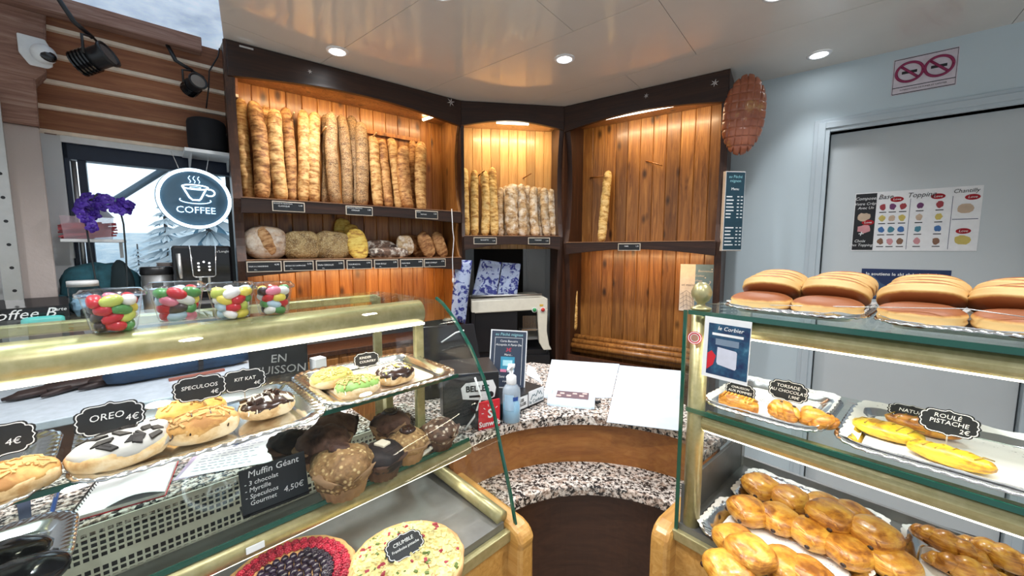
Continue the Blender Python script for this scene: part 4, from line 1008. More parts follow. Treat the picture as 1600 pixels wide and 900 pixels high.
x, y = bench(160, 585); dup(gl_, LW.T(x, -.455, .93, R(-12)), 'second dark brown glove lying behind the first on the window bench')
x, y = bench(290, 597)
rb = thing('rolled_bag', 'long dark blue rolled fabric bag on the window bench', 'bag', LW.T(x, -.50, .93, R(4)))
MB().tube([(-.25, 0, .03), (-.20, 0, .05), (.0, 0, .055), (.2, 0, .05), (.26, 0, .03)], [.02, .05, .054, .05, .02], 18, sq=.95).build('roll', plain('midnight_blue_fabric', (.012, .045, .10), .6, var=.2), rb, True)
MB().tube([(.05 + .0, 0, .055), (.068, 0, .055)], .0552, 18).build('band', M_['black'], rb)
tag(MB().box(-.10, .10, -.008, .008, 0, .012).build('wooden_ruler', plain('red_brown_wood', (.30, .10, .07), .5), M=LW.T(onz(298, -.585, .93), -.585, .93, R(6)), bevel=.002), 'reddish wooden strip lying in front of the blue rolled bag', 'stick')
# board reading EN CUISSON on the staff worktop
p = LC.at(436, 562, .47)
eb = thing('chalkboard', 'black chalkboard reading EN CUISSON standing behind the pastry case', 'chalkboard', LC.T(p.x, .47, ZW, R(-22)))
MB().box(-.085, .085, -.006, .006, .0, .24).build('board', M_['slate'], eb, M=None, bevel=.003)
MB().box(-.06, .06, .0, .05, 0, .012).build('foot', M_['black'], eb)
text('chalk_lettering', 'EN\nCUISSON', .038, plain('faded_chalk', (.35, .36, .36), .8), eb, T3(0, -.0068, .165) @ UP, shear=.1)
p = LC.at(484, 560, .46)
bx = thing('carton', 'small white and blue carton beside the chalkboard', 'carton', LC.T(p.x + .02, .44, ZW, R(10)))
MB().box(-.02, .02, -.02, .02, 0, .17).build('box_body', M_['white'], bx, bevel=.002)
MB().box(-.0205, .0205, -.0205, .0205, .10, .13).build('blue_band', M_['navy'], bx)
# ================================================================ trays, pastries and labels (shared builders)
def rrect(w, d, r, n=160):
    """rounded rectangle outline, evenly stepped"""
    segs = []; a, b = w / 2 - r, d / 2 - r
    corners = ((a, b, 0), (-a, b, 90), (-a, -b, 180), (a, -b, 270))
    per = 2 * (2 * a + 2 * b) + 2 * math.pi * r; out = []
    path = []
    for k, (cx, cy, s) in enumerate(corners):
        for i in range(13): path.append((cx + r * math.cos(R(s + 90 * i / 12)), cy + r * math.sin(R(s + 90 * i / 12))))
    path.append(path[0]); L = [0]
    for p, q in zip(path, path[1:]): L.append(L[-1] + math.hypot(q[0] - p[0], q[1] - p[1]))
    j = 0
    for i in range(n):
        t = L[-1] * i / n
        while L[j + 1] < t: j += 1
        f = (t - L[j]) / max(1e-9, L[j + 1] - L[j]); p, q = path[j], path[j + 1]
        out.append((p[0] + (q[0] - p[0]) * f, p[1] + (q[1] - p[1]) * f))
    return out
def tray(label, fr, x, y, z, w, d, group, rz=0, n=240):
    t = thing('serving_tray', label, 'tray', fr.T(x, y, z, rz), group)
    rings = []; r = .06
    for ins, zz, bead in ((.0, .012, 1), (.001, .0148, 1), (.008, .0155, 1), (.016, .0140, 0), (.024, .0135, 0), (.034, .004, 0), (.042, .0022, 0)):
        pts = rrect(w - 2 * ins, d - 2 * ins, max(.012, r - ins), n)
        rings.append([(px, py, zz + (.0014 if bead and i % 4 < 2 else 0)) for i, (px, py) in enumerate(pts)])
    mb = MB(); vs = [[mb.b.verts.new(p) for p in ring] for ring in rings]
    for a, c in zip(vs, vs[1:]):
        for k in range(n): mb.b.faces.new((a[k], a[(k + 1) % n], c[(k + 1) % n], c[k]))
    rim = mb.build('beaded_rim', M_['tray'], t, True, solid=.0012)
    pts = rrect(w - .080, d - .080, .022, 60)
    MB().prism([(a, b, .0012) for a, b in pts], (0, 0, .0012)).build('tray_floor', M_['tray'], t)
    return t
dm_ = N('lace_paper'); dc = dm_.coord((1, 1, 1)); dv = dm_.n('TexVoronoi', i_Vector=dc, i_Scale=130.0).outputs['Distance']
dmask = dm_.math('MULTIPLY', dm_.ramp(dv, [(.16, (1,) * 3), (.24, (0,) * 3)]), dm_.ramp(dm_.noise(dc, 9, 2), [(.50, (0,) * 3), (.58, (1,) * 3)]))
dm_.P(Base_Color=dm_.mix(dmask, (.80, .80, .78), (.40, .40, .40)), Roughness=.9); M_['doily'] = dm_.m
def doily(label, fr, x, y, z, w, d, group, rz=0, ruffle=.004, lift=None):
    n = 220; pts = rrect(w, d, .03, n); mb = MB(); c = mb.b.verts.new((0, 0, 0)); rings = []
    for s in (.5, .85, .93, 1.0):
        ring = []
        for i, (px, py) in enumerate(pts):
            sc = s * (1 + (.025 * abs(math.sin(i * math.pi / 5.5)) if s == 1.0 else 0))
            zz = (ruffle * (s - .8) / .2 * (1 + .8 * noise.noise(Vector((px * 30, py * 30, 0)))) if s > .85 else 0)
            if lift and s > .85: zz += lift(px, py) * (s - .85) / .15
            ring.append(mb.b.verts.new((px * sc, py * sc, zz)))
        rings.append(ring)
    for k in range(n): mb.b.faces.new((c, rings[0][k], rings[0][(k + 1) % n]))
    for a, e in zip(rings, rings[1:]):
        for k in range(n): mb.b.faces.new((a[k], a[(k + 1) % n], e[(k + 1) % n], e[k]))
    return tag(mb.build('paper_doily', M_['doily'], M=fr.T(x, y, z, rz), smooth=True), label, 'doily', group)
PQ = [(0, 1.0), (.06, .97), (.13, .89), (.30, .86), (.55, .88), (.68, .84), (.75, .74), (.77, .62), (.86, .60), (.94, .50), (.96, .34), (.93, .17), (1.0, 0)]
PLQ = PQ + [(x, -y) for x, y in PQ[-2::-1]] + [(-x, -y) for x, y in PQ[1:]] + [(-x, y) for x, y in PQ[-2:0:-1]]
def plaque(label, M, w, h, lines, pick=.04, group='scalloped black price labels', size=None):
    """black scalloped label with a white outline on a pick; M: centre, face along local -y"""
    t = thing('price_label', label, 'price label', M, group)
    MB().prism([(x * w / 2, 0, z * h / 2) for x, z in PLQ], (0, .0015, 0)).build('backing', M_['slate'], t)
    k = .94; k2 = .905
    mb = MB(); a = [mb.b.verts.new((x * w / 2 * k, -.0006, z * h / 2 * k)) for x, z in PLQ]; c = [mb.b.verts.new((x * w / 2 * k2, -.0006, z * h / 2 * (k2 - .025))) for x, z in PLQ]
    for i in range(len(a)): mb.b.faces.new((a[i], a[(i + 1) % len(a)], c[(i + 1) % len(a)], c[i]))
    mb.build('white_outline', M_['chalk'], t)
    for body, x, z, s in lines: text('chalk_lettering', body, s * h, M_['chalk'], t, T3(x * w / 2, -.0009, z * h / 2) @ UP, shear=.12)
    if pick: MB().tube([(0, .001, -h / 2 + .004), (0, .001, -h / 2 - pick)], .0012, 6).build('pick', M_['plastic_clear'] if False else M_['satin'], t)
    return t
def labelM(fr, px, py, y, tilt=R(-10), rz=0): p = fr.at(px, py, y); return fr.T(p.x, y, p.z, rz, tilt)
# ---- filled buns
M_['bun'] = crust('pale_bun', (.80, .64, .40), (.70, .48, .23), (.50, .28, .10), streak=False)
M_['icing_white'] = plain('cookie_cream_icing', (.50, .485, .44), .5)
M_['icing_choc'] = plain('chocolate_icing', (.045, .018, .010), .25, coat=.3, var=.3)
M_['icing_spec'] = crust('biscuit_crumb_icing', (.72, .42, .14), (.60, .32, .09), (.38, .17, .04), streak=False)
M_['icing_pist'] = plain('pistachio_icing', (.30, .52, .12), .4, var=.2)
M_['icing_pale'] = plain('pale_lemon_icing', (.72, .66, .18), .5, var=.2)
M_['icing_orange'] = crust('caramel_icing', (.88, .56, .16), (.80, .46, .10), (.6, .3, .05), streak=False)
M_['cookie'] = plain('black_cookie', (.022, .017, .015), .7, var=.3)
M_['whitechoc'] = plain('white_chocolate', (.84, .76, .58), .5)
M_['nut'] = plain('chopped_nut', (.62, .50, .14), .6, var=.25)
M_['bisc'] = plain('golden_biscuit', (.62, .36, .12), .7, var=.2)
def eclair(label, fr, px, py, zt, L, Wd, H, icing, pieces, group, rz=0, seed=1, name='filled_eclair', y=None):
    """bun with icing and loose toppings; pieces: list of (material, count, kind)"""
    q = fr.on(px, py, zt + H * .5); r_ = random.Random(seed)
    t = thing(name, label, 'pastry', fr.T(q.x, q.y, zt, rz), group)
    MB().ell((0, 0, H * .44), (L / 2, Wd / 2, H * .44), 28, 16, lump_fn(seed, .07), e=.85).build('bun', M_['bun'], t, True)
    MB().ell((0, 0, H * .50), (L / 2 * .985, Wd / 2 * .99, H * .47), 40, 20, lambda u: (1 + .05 * noise.noise(u * 3 + Vector((seed, 0, 0)))) * (1.0 if u.z > -.12 + .16 * math.sin(math.atan2(u.y, u.x) * 7 + seed) else .86), e=.9).build('icing', M_[icing], t, True)
    for mat, n, kind in pieces:
        mb = None
        for k in range(n):
            x = r_.uniform(-.78, .78); yv = r_.uniform(-.72, .72)
            if x * x + yv * yv > .85: x *= .7; yv *= .7
            z = H * (.50 + .47 * math.sqrt(max(0.02, 1 - x * x * .9 - yv * yv * .9)))
            c = Vector((x * L / 2, yv * Wd / 2, z)); n_ = Vector((x * .6, yv * .6, 1)).normalized()
            Mx = T3(*c) @ Vector((0, 0, 1)).rotation_difference(n_).to_matrix().to_4x4() @ RZ(r_.uniform(0, 6.3)) @ RX(r_.uniform(-.5, .5))
            s = L / .13
            if kind == 'shard': MB().prism([(-.014 * s, -.004 * s, -.001), (.010 * s, -.006 * s, -.001), (.015 * s, .002 * s, -.001), (-.004 * s, .007 * s, -.001)], (0, 0, .004 * s), Mx).build('cookie_shard', M_[mat], t)
            elif kind == 'block': MB().box(-.009 * s, .009 * s, -.006 * s, .006 * s, -.002, .009 * s, Mx).build('chocolate_block', M_[mat], t, bevel=.0012)
            else:
                mb = mb or MB(); mb.box(-.0085 * s, .0085 * s, -.0022 * s, .0022 * s, -.0006, .0030 * s, Mx)
        if mb: tag(mb.build('crumb_topping', M_[mat], t), kind='stuff')
    return t
def drizzle(t, L, Wd, H, mat, n, seed):
    r_ = random.Random(seed); mb = MB()
    for k in range(n):
        x = -L * .36 + L * .72 * k / max(1, n - 1); pts = []
        for i in range(9):
            v = -1 + 2 * i / 8; xx = (x + .008 * v) / (L / 2); pts.append((x + .008 * v + .002 * math.sin(i), v * Wd * .47, H * (.50 + .475 * math.sqrt(max(0.0, 1 - xx * xx - v * v * .98)))))
        mb.tube(pts, .0012, 5)
    mb.build('icing_drizzle', M_[mat], t, True)
# ================================================================ left case, upper shelf
zt = Z1 + .0005
tg = 'silver trays in the left case'
tray('silver tray cut off by the frame, on the upper shelf of the left case', LC, -.893, -.072, zt, .345, .30, tg)
tray('silver tray with the cookie, speculoos and chocolate bar eclairs', LC, -.531, -.075, zt, .350, .30, tg)
tray('silver tray with the green pistachio eclairs at the glass end', LC, -.187, -.045, zt, .335, .305, tg)
ztf = zt + .0028
tag(MB().prism([(a, b, 0) for a, b in rrect(.235, .20, .02, 60)], (0, 0, .0008)).build('brown_paper', plain('brown_baking_paper', (.62, .50, .38), .6), M=LC.T(-.187, -.045, ztf)), 'brown baking paper lining the tray at the glass end', 'paper')
ge = 'filled eclairs on the upper shelf'
eclair('pale eclair topped with black cookie shards, behind the OREO label', LC, 190, 699, ztf, 0.117, 0.090, .050, 'icing_white', [('cookie', 13, 'shard'), ('cookie', 8, 'crumb')], ge, R(8), 3)
e = eclair('brown speculoos eclair with chocolate lines, front one of the two', LC, 317, 664, ztf, 0.105, 0.076, .052, 'icing_spec', [('bisc', 50, 'crumb')], ge, R(0), 5); drizzle(e, .105, .076, .052, 'icing_choc', 4, 1)
eclair('orange speculoos eclair behind the front one, under the Speculoos label', LC, 300, 640, ztf, 0.105, 0.074, .048, 'icing_orange', [('bisc', 20, 'crumb')], ge, R(0), 6)
eclair('small pale bun squeezed between the cookie eclair and the speculoos eclairs', LC, 235, 680, ztf, .06, .06, .05, 'icing_white', [('cookie', 3, 'shard')], ge, R(40), 8)
e = eclair('dark eclair piled with chocolate wafer blocks, beside the speculoos eclairs', LC, 418, 632, ztf, 0.098, 0.076, .046, 'icing_choc', [('icing_choc', 7, 'block'), ('whitechoc', 4, 'shard')], ge, R(5), 9); drizzle(e, .098, .076, .046, 'whitechoc', 6, 3)
eclair('pale green eclair covered in yellow nut crumbs, at the back of its tray', LC, 519, 590, ztf, 0.098, 0.076, .044, 'icing_pale', [('nut', 110, 'crumb')], ge, R(-2), 11)
e = eclair('bright green pistachio eclair with nut crumbs, front of its tray', LC, 559, 603, ztf, 0.098, 0.076, .046, 'icing_pist', [('nut', 70, 'crumb')], ge, R(2), 12); drizzle(e, .098, .076, .046, 'whitechoc', 4, 3)
e = eclair('dark chocolate eclair striped with white chocolate and wafer chips, nearest the glass end', LC, 617, 584, ztf, 0.098, 0.080, .048, 'icing_choc', [('whitechoc', 6, 'shard'), ('nut', 12, 'crumb')], ge, R(0), 14); drizzle(e, .098, .080, .048, 'whitechoc', 6, 4)
eclair('brown eclair on the tray cut off by the frame', LC, 8, 752, ztf, 0.101, 0.085, .045, 'icing_spec', [('bisc', 30, 'crumb')], ge, R(20), 15)
LB = 'scalloped black labels in the left case'
plaque('scalloped black label reading OREO 4 euros', labelM(LC, 173, 653, -.085, rz=R(-4)), .086, .055, [('OREO', -.10, .12, .27), ('4€', .58, -.18, .26)], .03, LB)
plaque('scalloped black label reading Speculoos 4 euros', labelM(LC, 313, 606, -.06, rz=R(-8)), .084, .052, [('SPECULOOS', -.02, .10, .19), ('4€', .5, -.42, .2)], .03, LB)
plaque('scalloped black label reading Kit Kat 4 euros, partly behind the Speculoos one', labelM(LC, 381, 594, -.03, rz=R(-8)), .082, .050, [('KIT KAT', .05, .10, .2), ('4€', .55, -.36, .2)], .03, LB)
plaque('scalloped black label reading Kinder Country behind the chocolate striped eclair', labelM(LC, 573, 562, .03, rz=R(-10)), .070, .044, [('KINDER', -.1, .28, .2), ('COUNTRY', .05, -.22, .2)], .03, LB)
plaque('scalloped black label cut off by the frame above the first tray', labelM(LC, -8, 690, -.08), .08, .052, [('4€', .4, -.2, .25)], .03, LB)
# ================================================================ left case, lower shelf: muffins
M_['kraftcase'] = plain('brown_muffin_paper', (.40, .24, .12), .8, var=.15)
M_['choccase'] = plain('dark_muffin_paper', (.10, .05, .03), .8, var=.2)
M_['muf_choc'] = crust('chocolate_muffin', (.17, .085, .05), (.11, .05, .028), (.05, .02, .012), streak=False)
M_['muf_black'] = crust('black_muffin', (.035, .022, .018), (.02, .012, .010), (.01, .006, .005), streak=False)
M_['muf_gold'] = crust('golden_muffin', (.36, .22, .085), (.26, .14, .05), (.14, .07, .022), streak=False, seeds=(120, (.20, .11, .04), (.50, .34, .14), (.62, .46, .22)))
M_['muf_chip'] = crust('chip_muffin', (.26, .16, .10), (.14, .075, .04), (.06, .03, .018), streak=False, seeds=(95, (.05, .025, .015), (.60, .50, .36), (.80, .72, .58)))
def muffin(label, px, py, wpx, dome, case, seed, topping=None, z=None, hs=1.0):
    zb = z if z is not None else Z2 + .0005
    q = LC.on(px, py, zb + .055); P = LC.w(q.x, q.y, zb + .055); r = px2m(P, wpx) / 2
    t = thing('muffin', label, 'muffin', LC.T(q.x, q.y, zb, seed * 1.3), 'giant muffins on the lower shelf')
    H = r * .92 * hs
    fl = lambda a, i, zz: 1 + (.05 * math.sin(a * 16) if i in (1, 2) else 0) + (.10 * math.cos(a * 4 + seed) if i >= 3 else 0)
    cs = MB().lathe([(0, .0), (r * .66, .0), (r * .80, H * .55), (r * .90, H * .80), (r * 1.06, H * 1.0)], 48, fn=fl)
    for v in cs.b.verts:
        if v.co.z > H: v.co.z += r * .22 * math.cos(math.atan2(v.co.y, v.co.x) * 4 + seed)
    cs.build('paper_case', M_[case], t, True, solid=.0008)
    MB().ell((0, 0, H * .95), (r * .98, r * .98, r * .66), 30, 20, lump_fn(seed, .16, 2.2), e=.95).build('muffin_top', M_[dome], t, True)
    if topping == 'coin': MB().ell((r * .1, -r * .1, H * .95 + r * .64), (r * .36, r * .34, r * .10), 18, 8, lump_fn(seed + 3, .1)).build('chocolate_coin', M_['muf_choc'], t, True)
    if topping == 'white': MB().prism([(-r * .32, -r * .2, 0), (r * .3, -r * .28, 0), (r * .36, r * .2, 0), (-r * .2, r * .3, 0)], (0, 0, r * .14), T3(0, 0, H * .95 + r * .60)).build('white_chocolate_piece', M_['whitechoc'], t, bevel=.002)
    if topping == 'swirl': MB().lathe([(r * .36, 0), (r * .42, .004), (r * .3, .010), (r * .10, .008), (0, .004)], 20, M=T3(0, 0, H * .95 + r * .58)).build('filling', M_['icing_choc'], t, True)
    return t
muffin('light caramel muffin with a brown chocolate coin, behind the muffin chalk sign', 536, 727, 92, 'muf_gold', 'kraftcase', 2, 'coin')
muffin('milk chocolate muffin in torn brown paper, behind the caramel muffin', 506, 690, 78, 'muf_choc', 'kraftcase', 3)
muffin('black chocolate muffin topped with a white chocolate piece', 597, 704, 66, 'muf_black', 'choccase', 4, 'white')
muffin('golden crumbly muffin beside the black chocolate muffin', 637, 682, 62, 'muf_gold', 'kraftcase', 5, 'swirl')
muffin('brown chocolate muffin at the back between the trays', 609, 655, 58, 'muf_choc', 'kraftcase', 6, 'swirl')
muffin('chocolate muffin sprinkled with pale chips, nearest the glass end', 686, 664, 56, 'muf_chip', 'choccase', 7)
muffin('very dark muffin half hidden under the upper tray', 452, 684, 60, 'muf_black', 'choccase', 8)
muffin('dark brown muffin behind the milk chocolate one', 522, 664, 66, 'muf_choc', 'choccase', 9)
# chalk sign for the muffins
p = LC.on(456, 833, Z2); sgx = p.x + .004
ms = thing('chalk_sign', 'black chalk sign reading Muffin Geant with flavours and the price 4,50', 'sign', LC.T(sgx, -.155, Z2 + .0005, R(-2)))
bd = T3(0, 0, .004) @ RX(R(-14))
MB().box(-.056, .056, -.003, .003, 0, .080).build('board', M_['slate'], ms, local=bd, bevel=.001)
MB().prism([(-.056, -.005, 0), (.056, -.005, 0), (.056, .035, 0), (-.056, .035, 0)], (0, 0, .004)).build('foot', M_['black'], ms)
for body, x, z, s in (('Muffin Géant', 0, .069, .0165), ('- 3 chocolat', -.050, .053, .0115), ('- Myrtille', -.050, .041, .0115), ('- Speculoos', -.050, .029, .0115), ('  Gourmet', -.050, .017, .0115), ('4,50€', .030, .020, .015)):
    text('chalk_lettering', body, s, M_['chalk'], ms, bd @ T3(x, -.0036, z) @ UP, 'LEFT' if x < -.04 else 'CENTER', shear=.15)
MB().lathe([(0, 0), (.006, 0)], 12, M=T3(-.05, -.006, .0045)).build('sticker', M_['white'], ms)
a_ = LC.on(645, 722, Z2 + .004); b_ = LC.on(718, 668, Z2 + .02)
tag(MB().tube([(a_.x, a_.y, Z2 + .006), (b_.x, b_.y, Z2 + .022)], .005, 8).build('price_strip', M_['cream'], M=LC.M), 'cream plastic strip leaning at the glass end of the muffin shelf', 'strip')
a_ = LC.on(672, 705, Z2); st_ = thing('torn_label', 'torn white label with black print stuck on the muffin shelf edge', 'label', LC.T(a_.x + .02, -.185, Z2 + .0006, R(10)))
MB().prism([(-.03, -.006, 0), (.028, -.008, 0), (.035, .006, 0), (.01, .010, 0), (-.02, .006, 0)], (0, 0, .0006)).build('paper_label', M_['white'], st_)
MB().box(-.02, .0, -.003, .003, .0006, .0009).box(.004, .02, -.004, .004, .0006, .0009).build('print', M_['black'], st_)
a_ = LC.on(398, 778, Z2 - .03)
MB().box(-.014, .014, -.0012, .0012, -.006, .006).build('price_clip', M_['white'], M=LC.T(LC.at(398, 840, -.216).x, -.2165, Z2 - .024, 0, R(-8)), bevel=.001).update_tag()
tag(bpy.data.objects['price_clip'], 'small white clip on the gold rail below the chalk sign', 'clip')
# dark tray at the frame's lower corner
q = LC.on(30, 890, Z2)
tray('dark blue toned tray with glossy black buns in the lower frame corner', LC, q.x - .07, q.y + .03, Z2 + .0005, .26, .22, 'silver trays in the left case')
for k, (px, py, lab) in enumerate(((25, 880, 'glossy black chocolate bun on the corner tray'), (60, 895, 'second glossy black chocolate bun, nearer the tray rim'))):
    q = LC.on(px, py, Z2 + .02)
    tag(MB().ell((0, 0, .022), (.055, .045, .022), 24, 14, lump_fn(40 + k, .08)).build('chocolate_bun', M_['blackgloss'], M=LC.T(q.x - .02, q.y + .015 - .02 * k, Z2 + .003), smooth=True), lab, 'pastry', 'glossy black buns')
# ---- tarts on the deck
q = LC.on(637, 872, ZD + .03); tz = ZD + .0005
ta = thing('crumble_tart', 'round crumble tart dusted with yellow crumbs and red raspberry bits', 'tart', LC.T(q.x, q.y, tz))
TR = .112
M_['tartcrust'] = plain('tart_crust', (.70, .42, .18), .7, var=.15)
MB().lathe([(0, 0), (TR, 0), (TR * 1.04, .026), (TR * 1.0, .030), (TR * .95, .024), (0, .024)], 56, fn=lambda a, i, z: 1 + (.012 * math.sin(a * 40) if i in (1, 2) else 0)).build('crust', M_['tartcrust'], ta, True)
cm_ = N('pale_crumble'); cc = cm_.coord((1, 1, 1)); cm_.P(Base_Color=cm_.mix(cm_.ramp(cm_.noise(cc, 28, 4), [(.60, (0,) * 3), (.64, (1,) * 3)]), cm_.ramp(cm_.noise(cc, 60, 4), [(.35, (.52, .40, .12)), (.6, (.82, .74, .36))]), (.30, .03, .05)), Roughness=.9); cm_.bump(cm_.noise(cc, 90, 4), .8, .004)
MB().ell((0, 0, .026), (TR * .97, TR * .97, .014), 60, 20, lump_fn(4, .10, 5)).build('crumble', cm_.m, ta, True)
r_ = random.Random(4); c1, c2, c3 = MB(), MB(), MB()
for k in range(420):
    a = r_.uniform(0, 6.283); d = TR * .95 * math.sqrt(r_.random()); s = r_.uniform(.002, .0055)
    tgt = c1 if k % 6 else (c2 if k % 12 else c3)
    tgt.box(-s, s, -s * .6, s * .6, -s * .5, s * .6, T3(d * math.cos(a), d * math.sin(a), .040 - .013 * (d / TR) ** 3) @ RZ(r_.uniform(0, 3)) @ RX(r_.uniform(-.6, .6)))
tag(c1.build('crumbs', plain('yellow_crumb', (.82, .72, .34), .8, var=.2), ta), kind='stuff'); tag(c2.build('raspberry_bits', plain('raspberry_bit', (.35, .03, .06), .6), ta), kind='stuff'); tag(c3.build('pistachio_bits', plain('pistachio_bit', (.12, .18, .04), .6), ta), kind='stuff')
p = LC.w(q.x, q.y, tz)
plaque('scalloped black label reading crumble framboise pistache on the crumble tart', LC.T(q.x + .0, q.y + .01, tz + .052, R(-2), R(-58)), .085, .052, [('CRUMBLE', -.02, .30, .2), ('Framboise pistache', .0, -.12, .15)], 0, LB)
q = LC.on(478, 884, ZD + .03)
tb = thing('berry_tart', 'round tart with a red raspberry ring and a dark blackberry centre', 'tart', LC.T(q.x - .035, q.y - .012, tz))
MB().lathe([(0, 0), (.118, 0), (.123, .026), (.118, .030), (.112, .022), (0, .022)], 56, fn=lambda a, i, z: 1 + (.012 * math.sin(a * 40) if i in (1, 2) else 0)).build('crust', M_['tartcrust'], tb, True)
rasp = plain('raspberry', (.46, .015, .05), .35, var=.3, coat=.3); blk = plain('blackberry', (.018, .008, .025), .3, coat=.4, var=.3)
def berry_mb():
    b = MB(); gold = math.pi * (3 - 5 ** .5)
    b.ell((0, 0, .006), (.0068, .0068, .0062), 10, 8)
    for i in range(22):
        z = 1 - 1.3 * i / 21; rr_ = math.sqrt(max(0, 1 - z * z)); a = gold * i
        b.ell((.0066 * rr_ * math.cos(a), .0066 * rr_ * math.sin(a), .006 + .0062 * z), (.0026,) * 3, 6, 5)
    return b
src = None; n = 0
for d, mat in ((.104, rasp), (.089, rasp), (.073, blk), (.058, blk), (.043, blk), (.028, blk), (.012, blk)):
    k = max(3, int(2 * math.pi * d / .0152))
    for i in range(k):
        n += 1
        if n > 99: break
        a = 2 * math.pi * i / k + d * 40; lm_ = T3(d * math.cos(a), d * math.sin(a), .021) @ RZ(a * 3) @ RX(.2)
        if src is None or src.data.materials[0] != mat: src = berry_mb().build('raspberry' if mat is rasp else 'blackberry', mat, tb, True, local=lm_)
        else: o = src.copy(); C.objects.link(o); o.parent = tb; o.matrix_local = lm_
# blackberries left over beyond a hundred pieces fill the middle
fm_ = MB()
for d in (.064, .049, .034, .019, .004):
    k = max(1, int(2 * math.pi * d / .0152))
    for i in range(k):
        a = 2 * math.pi * i / k + d * 90; fm_.ell((d * math.cos(a), d * math.sin(a), .0275), (.0078,) * 3, 8, 6, lump_fn(i, .2, 6))
tag(fm_.build('blackberries', blk, tb, True), kind='stuff')
# ---- notebook, sheets, pens on the staff worktop
def quad(name, label, cat, pix, z, th, mat, fr=None, group=None):
    ps = [G(a, b, z) for a, b in pix]; c = sum(ps, Vector()) / 4
    o = MB().prism([(p.x - c.x, p.y - c.y, 0) for p in ps], (0, 0, th)).build(name, mat, M=T3(c.x, c.y, z))
    return tag(o, label, cat, group)
ps = [G(a, b, ZW) for a, b in ((108, 818), (258, 775), (278, 722), (160, 748))]; c = sum(ps, Vector()) / 4
nb_ = thing('notebook', 'open spiral notebook with white pages and a red cover edge on the granite', 'notebook', T3(c.x, c.y, ZW + .0005))
pl_ = [(p.x - c.x, p.y - c.y) for p in ps]
MB().prism([(x * 1.02, y * 1.02, 0) for x, y in pl_], (0, 0, .002)).build('red_cover', M_['red'], nb_)
MB().prism([(x, y, .002) for x, y in pl_], (0, 0, .007)).build('page_block', M_['page'], nb_)
v0, v1, v2, v3 = [Vector((x, y, 0)) for x, y in pl_]
g = [[v0.lerp(v1, .35 + .65 * i / 8).lerp(v3.lerp(v2, .35 + .65 * i / 8), j / 4) + Vector((0, 0, .010 + .012 * math.sin(math.pi * i / 8) * (1 - j / 5))) for j in range(5)] for i in range(9)]
MB().sheet(g).build('curled_page', M_['page'], nb_, True)
for k in range(16):
    p = v0.lerp(v3, .04 + .92 * k / 15); MB().tube([(p.x + .006 * math.cos(a), p.y + .002 * math.sin(a), .006 + .007 * math.sin(a)) for a in [i * .7 for i in range(9)]], .0009, 5).build('spiral_ring', M_['black'], nb_)
quad('lilac_folder', 'lilac card folder under the white sheet of handwriting', 'folder', ((270, 752), (400, 724), (415, 690), (318, 695)), ZW + .0004, .0012, plain('lilac_card', (.55, .45, .62), .7))
sh1 = quad('handwritten_sheet', 'white sheet of handwritten notes on the granite under a blue pen', 'paper', ((278, 748), (424, 722), (440, 672), (330, 690)), ZW + .0018, .0008, M_['page'])
ink = plain('grey_ink', (.35, .36, .50), .8); sv = [sh1.matrix_world.inverted() @ G(a, b, ZW + .0026) for a, b in ((278, 748), (424, 722), (440, 672), (330, 690))]
mb = MB(); r_ = random.Random(8)
for k in range(10):
    f = .12 + .08 * k; a_ = sv[0].lerp(sv[3], f); b_ = sv[1].lerp(sv[2], f); d = b_ - a_; x = .08
    while x < .75 - .2 * r_.random():
        w = r_.uniform(.03, .09); p, q = a_ + d * x, a_ + d * (x + w); n_ = Vector((-d.y, d.x, 0)).normalized() * .0008
        mb.prism([p - n_, q - n_, q + n_, p + n_], (0, 0, .0003)); x += w + .025
mb.build('handwriting', ink, sh1, local=T3(0, 0, .0009))
quad('white_card', 'white card on the granite under the upper trays, nearest the muffins', 'card', ((432, 668), (540, 660), (540, 642), (450, 650)), ZW + .0004, .001, M_['page'])
bl = plain('blue_ink_pen', (.02, .07, .25), .3)
def pen(label, a, b, z, mat, group='pens on the staff worktop'):
    p0 = G(*a, z + .005); p1 = G(*b, z + .005); L = (p1 - p0).length; t = thing('ballpoint_pen', label, 'pen', axisM(p0, p1, (0, 0, 1)), group)
    MB().lathe([(0, 0), (.001, .004), (.0038, .02), (.0042, L * .7), (.0038, L), (0, L + .002)], 12).build('barrel', mat, t, True)
    MB().box(-.001, .001, .0042, .0062, L * .68, L * .98).build('clip', M_['steel'], t)
pen('blue pen lying on the handwritten sheet', (356, 697), (428, 671), ZW + .003, bl)
pen('dark blue pen near the spiral notebook', (78, 812), (90, 768), ZW, bl)
quad('navy_strap', 'dark navy strap lying across the granite near the corner tray', 'strap', ((36, 852), (52, 848), (48, 785), (26, 788)), ZW + .0005, .006, plain('navy_strap', (.02, .03, .06), .7))
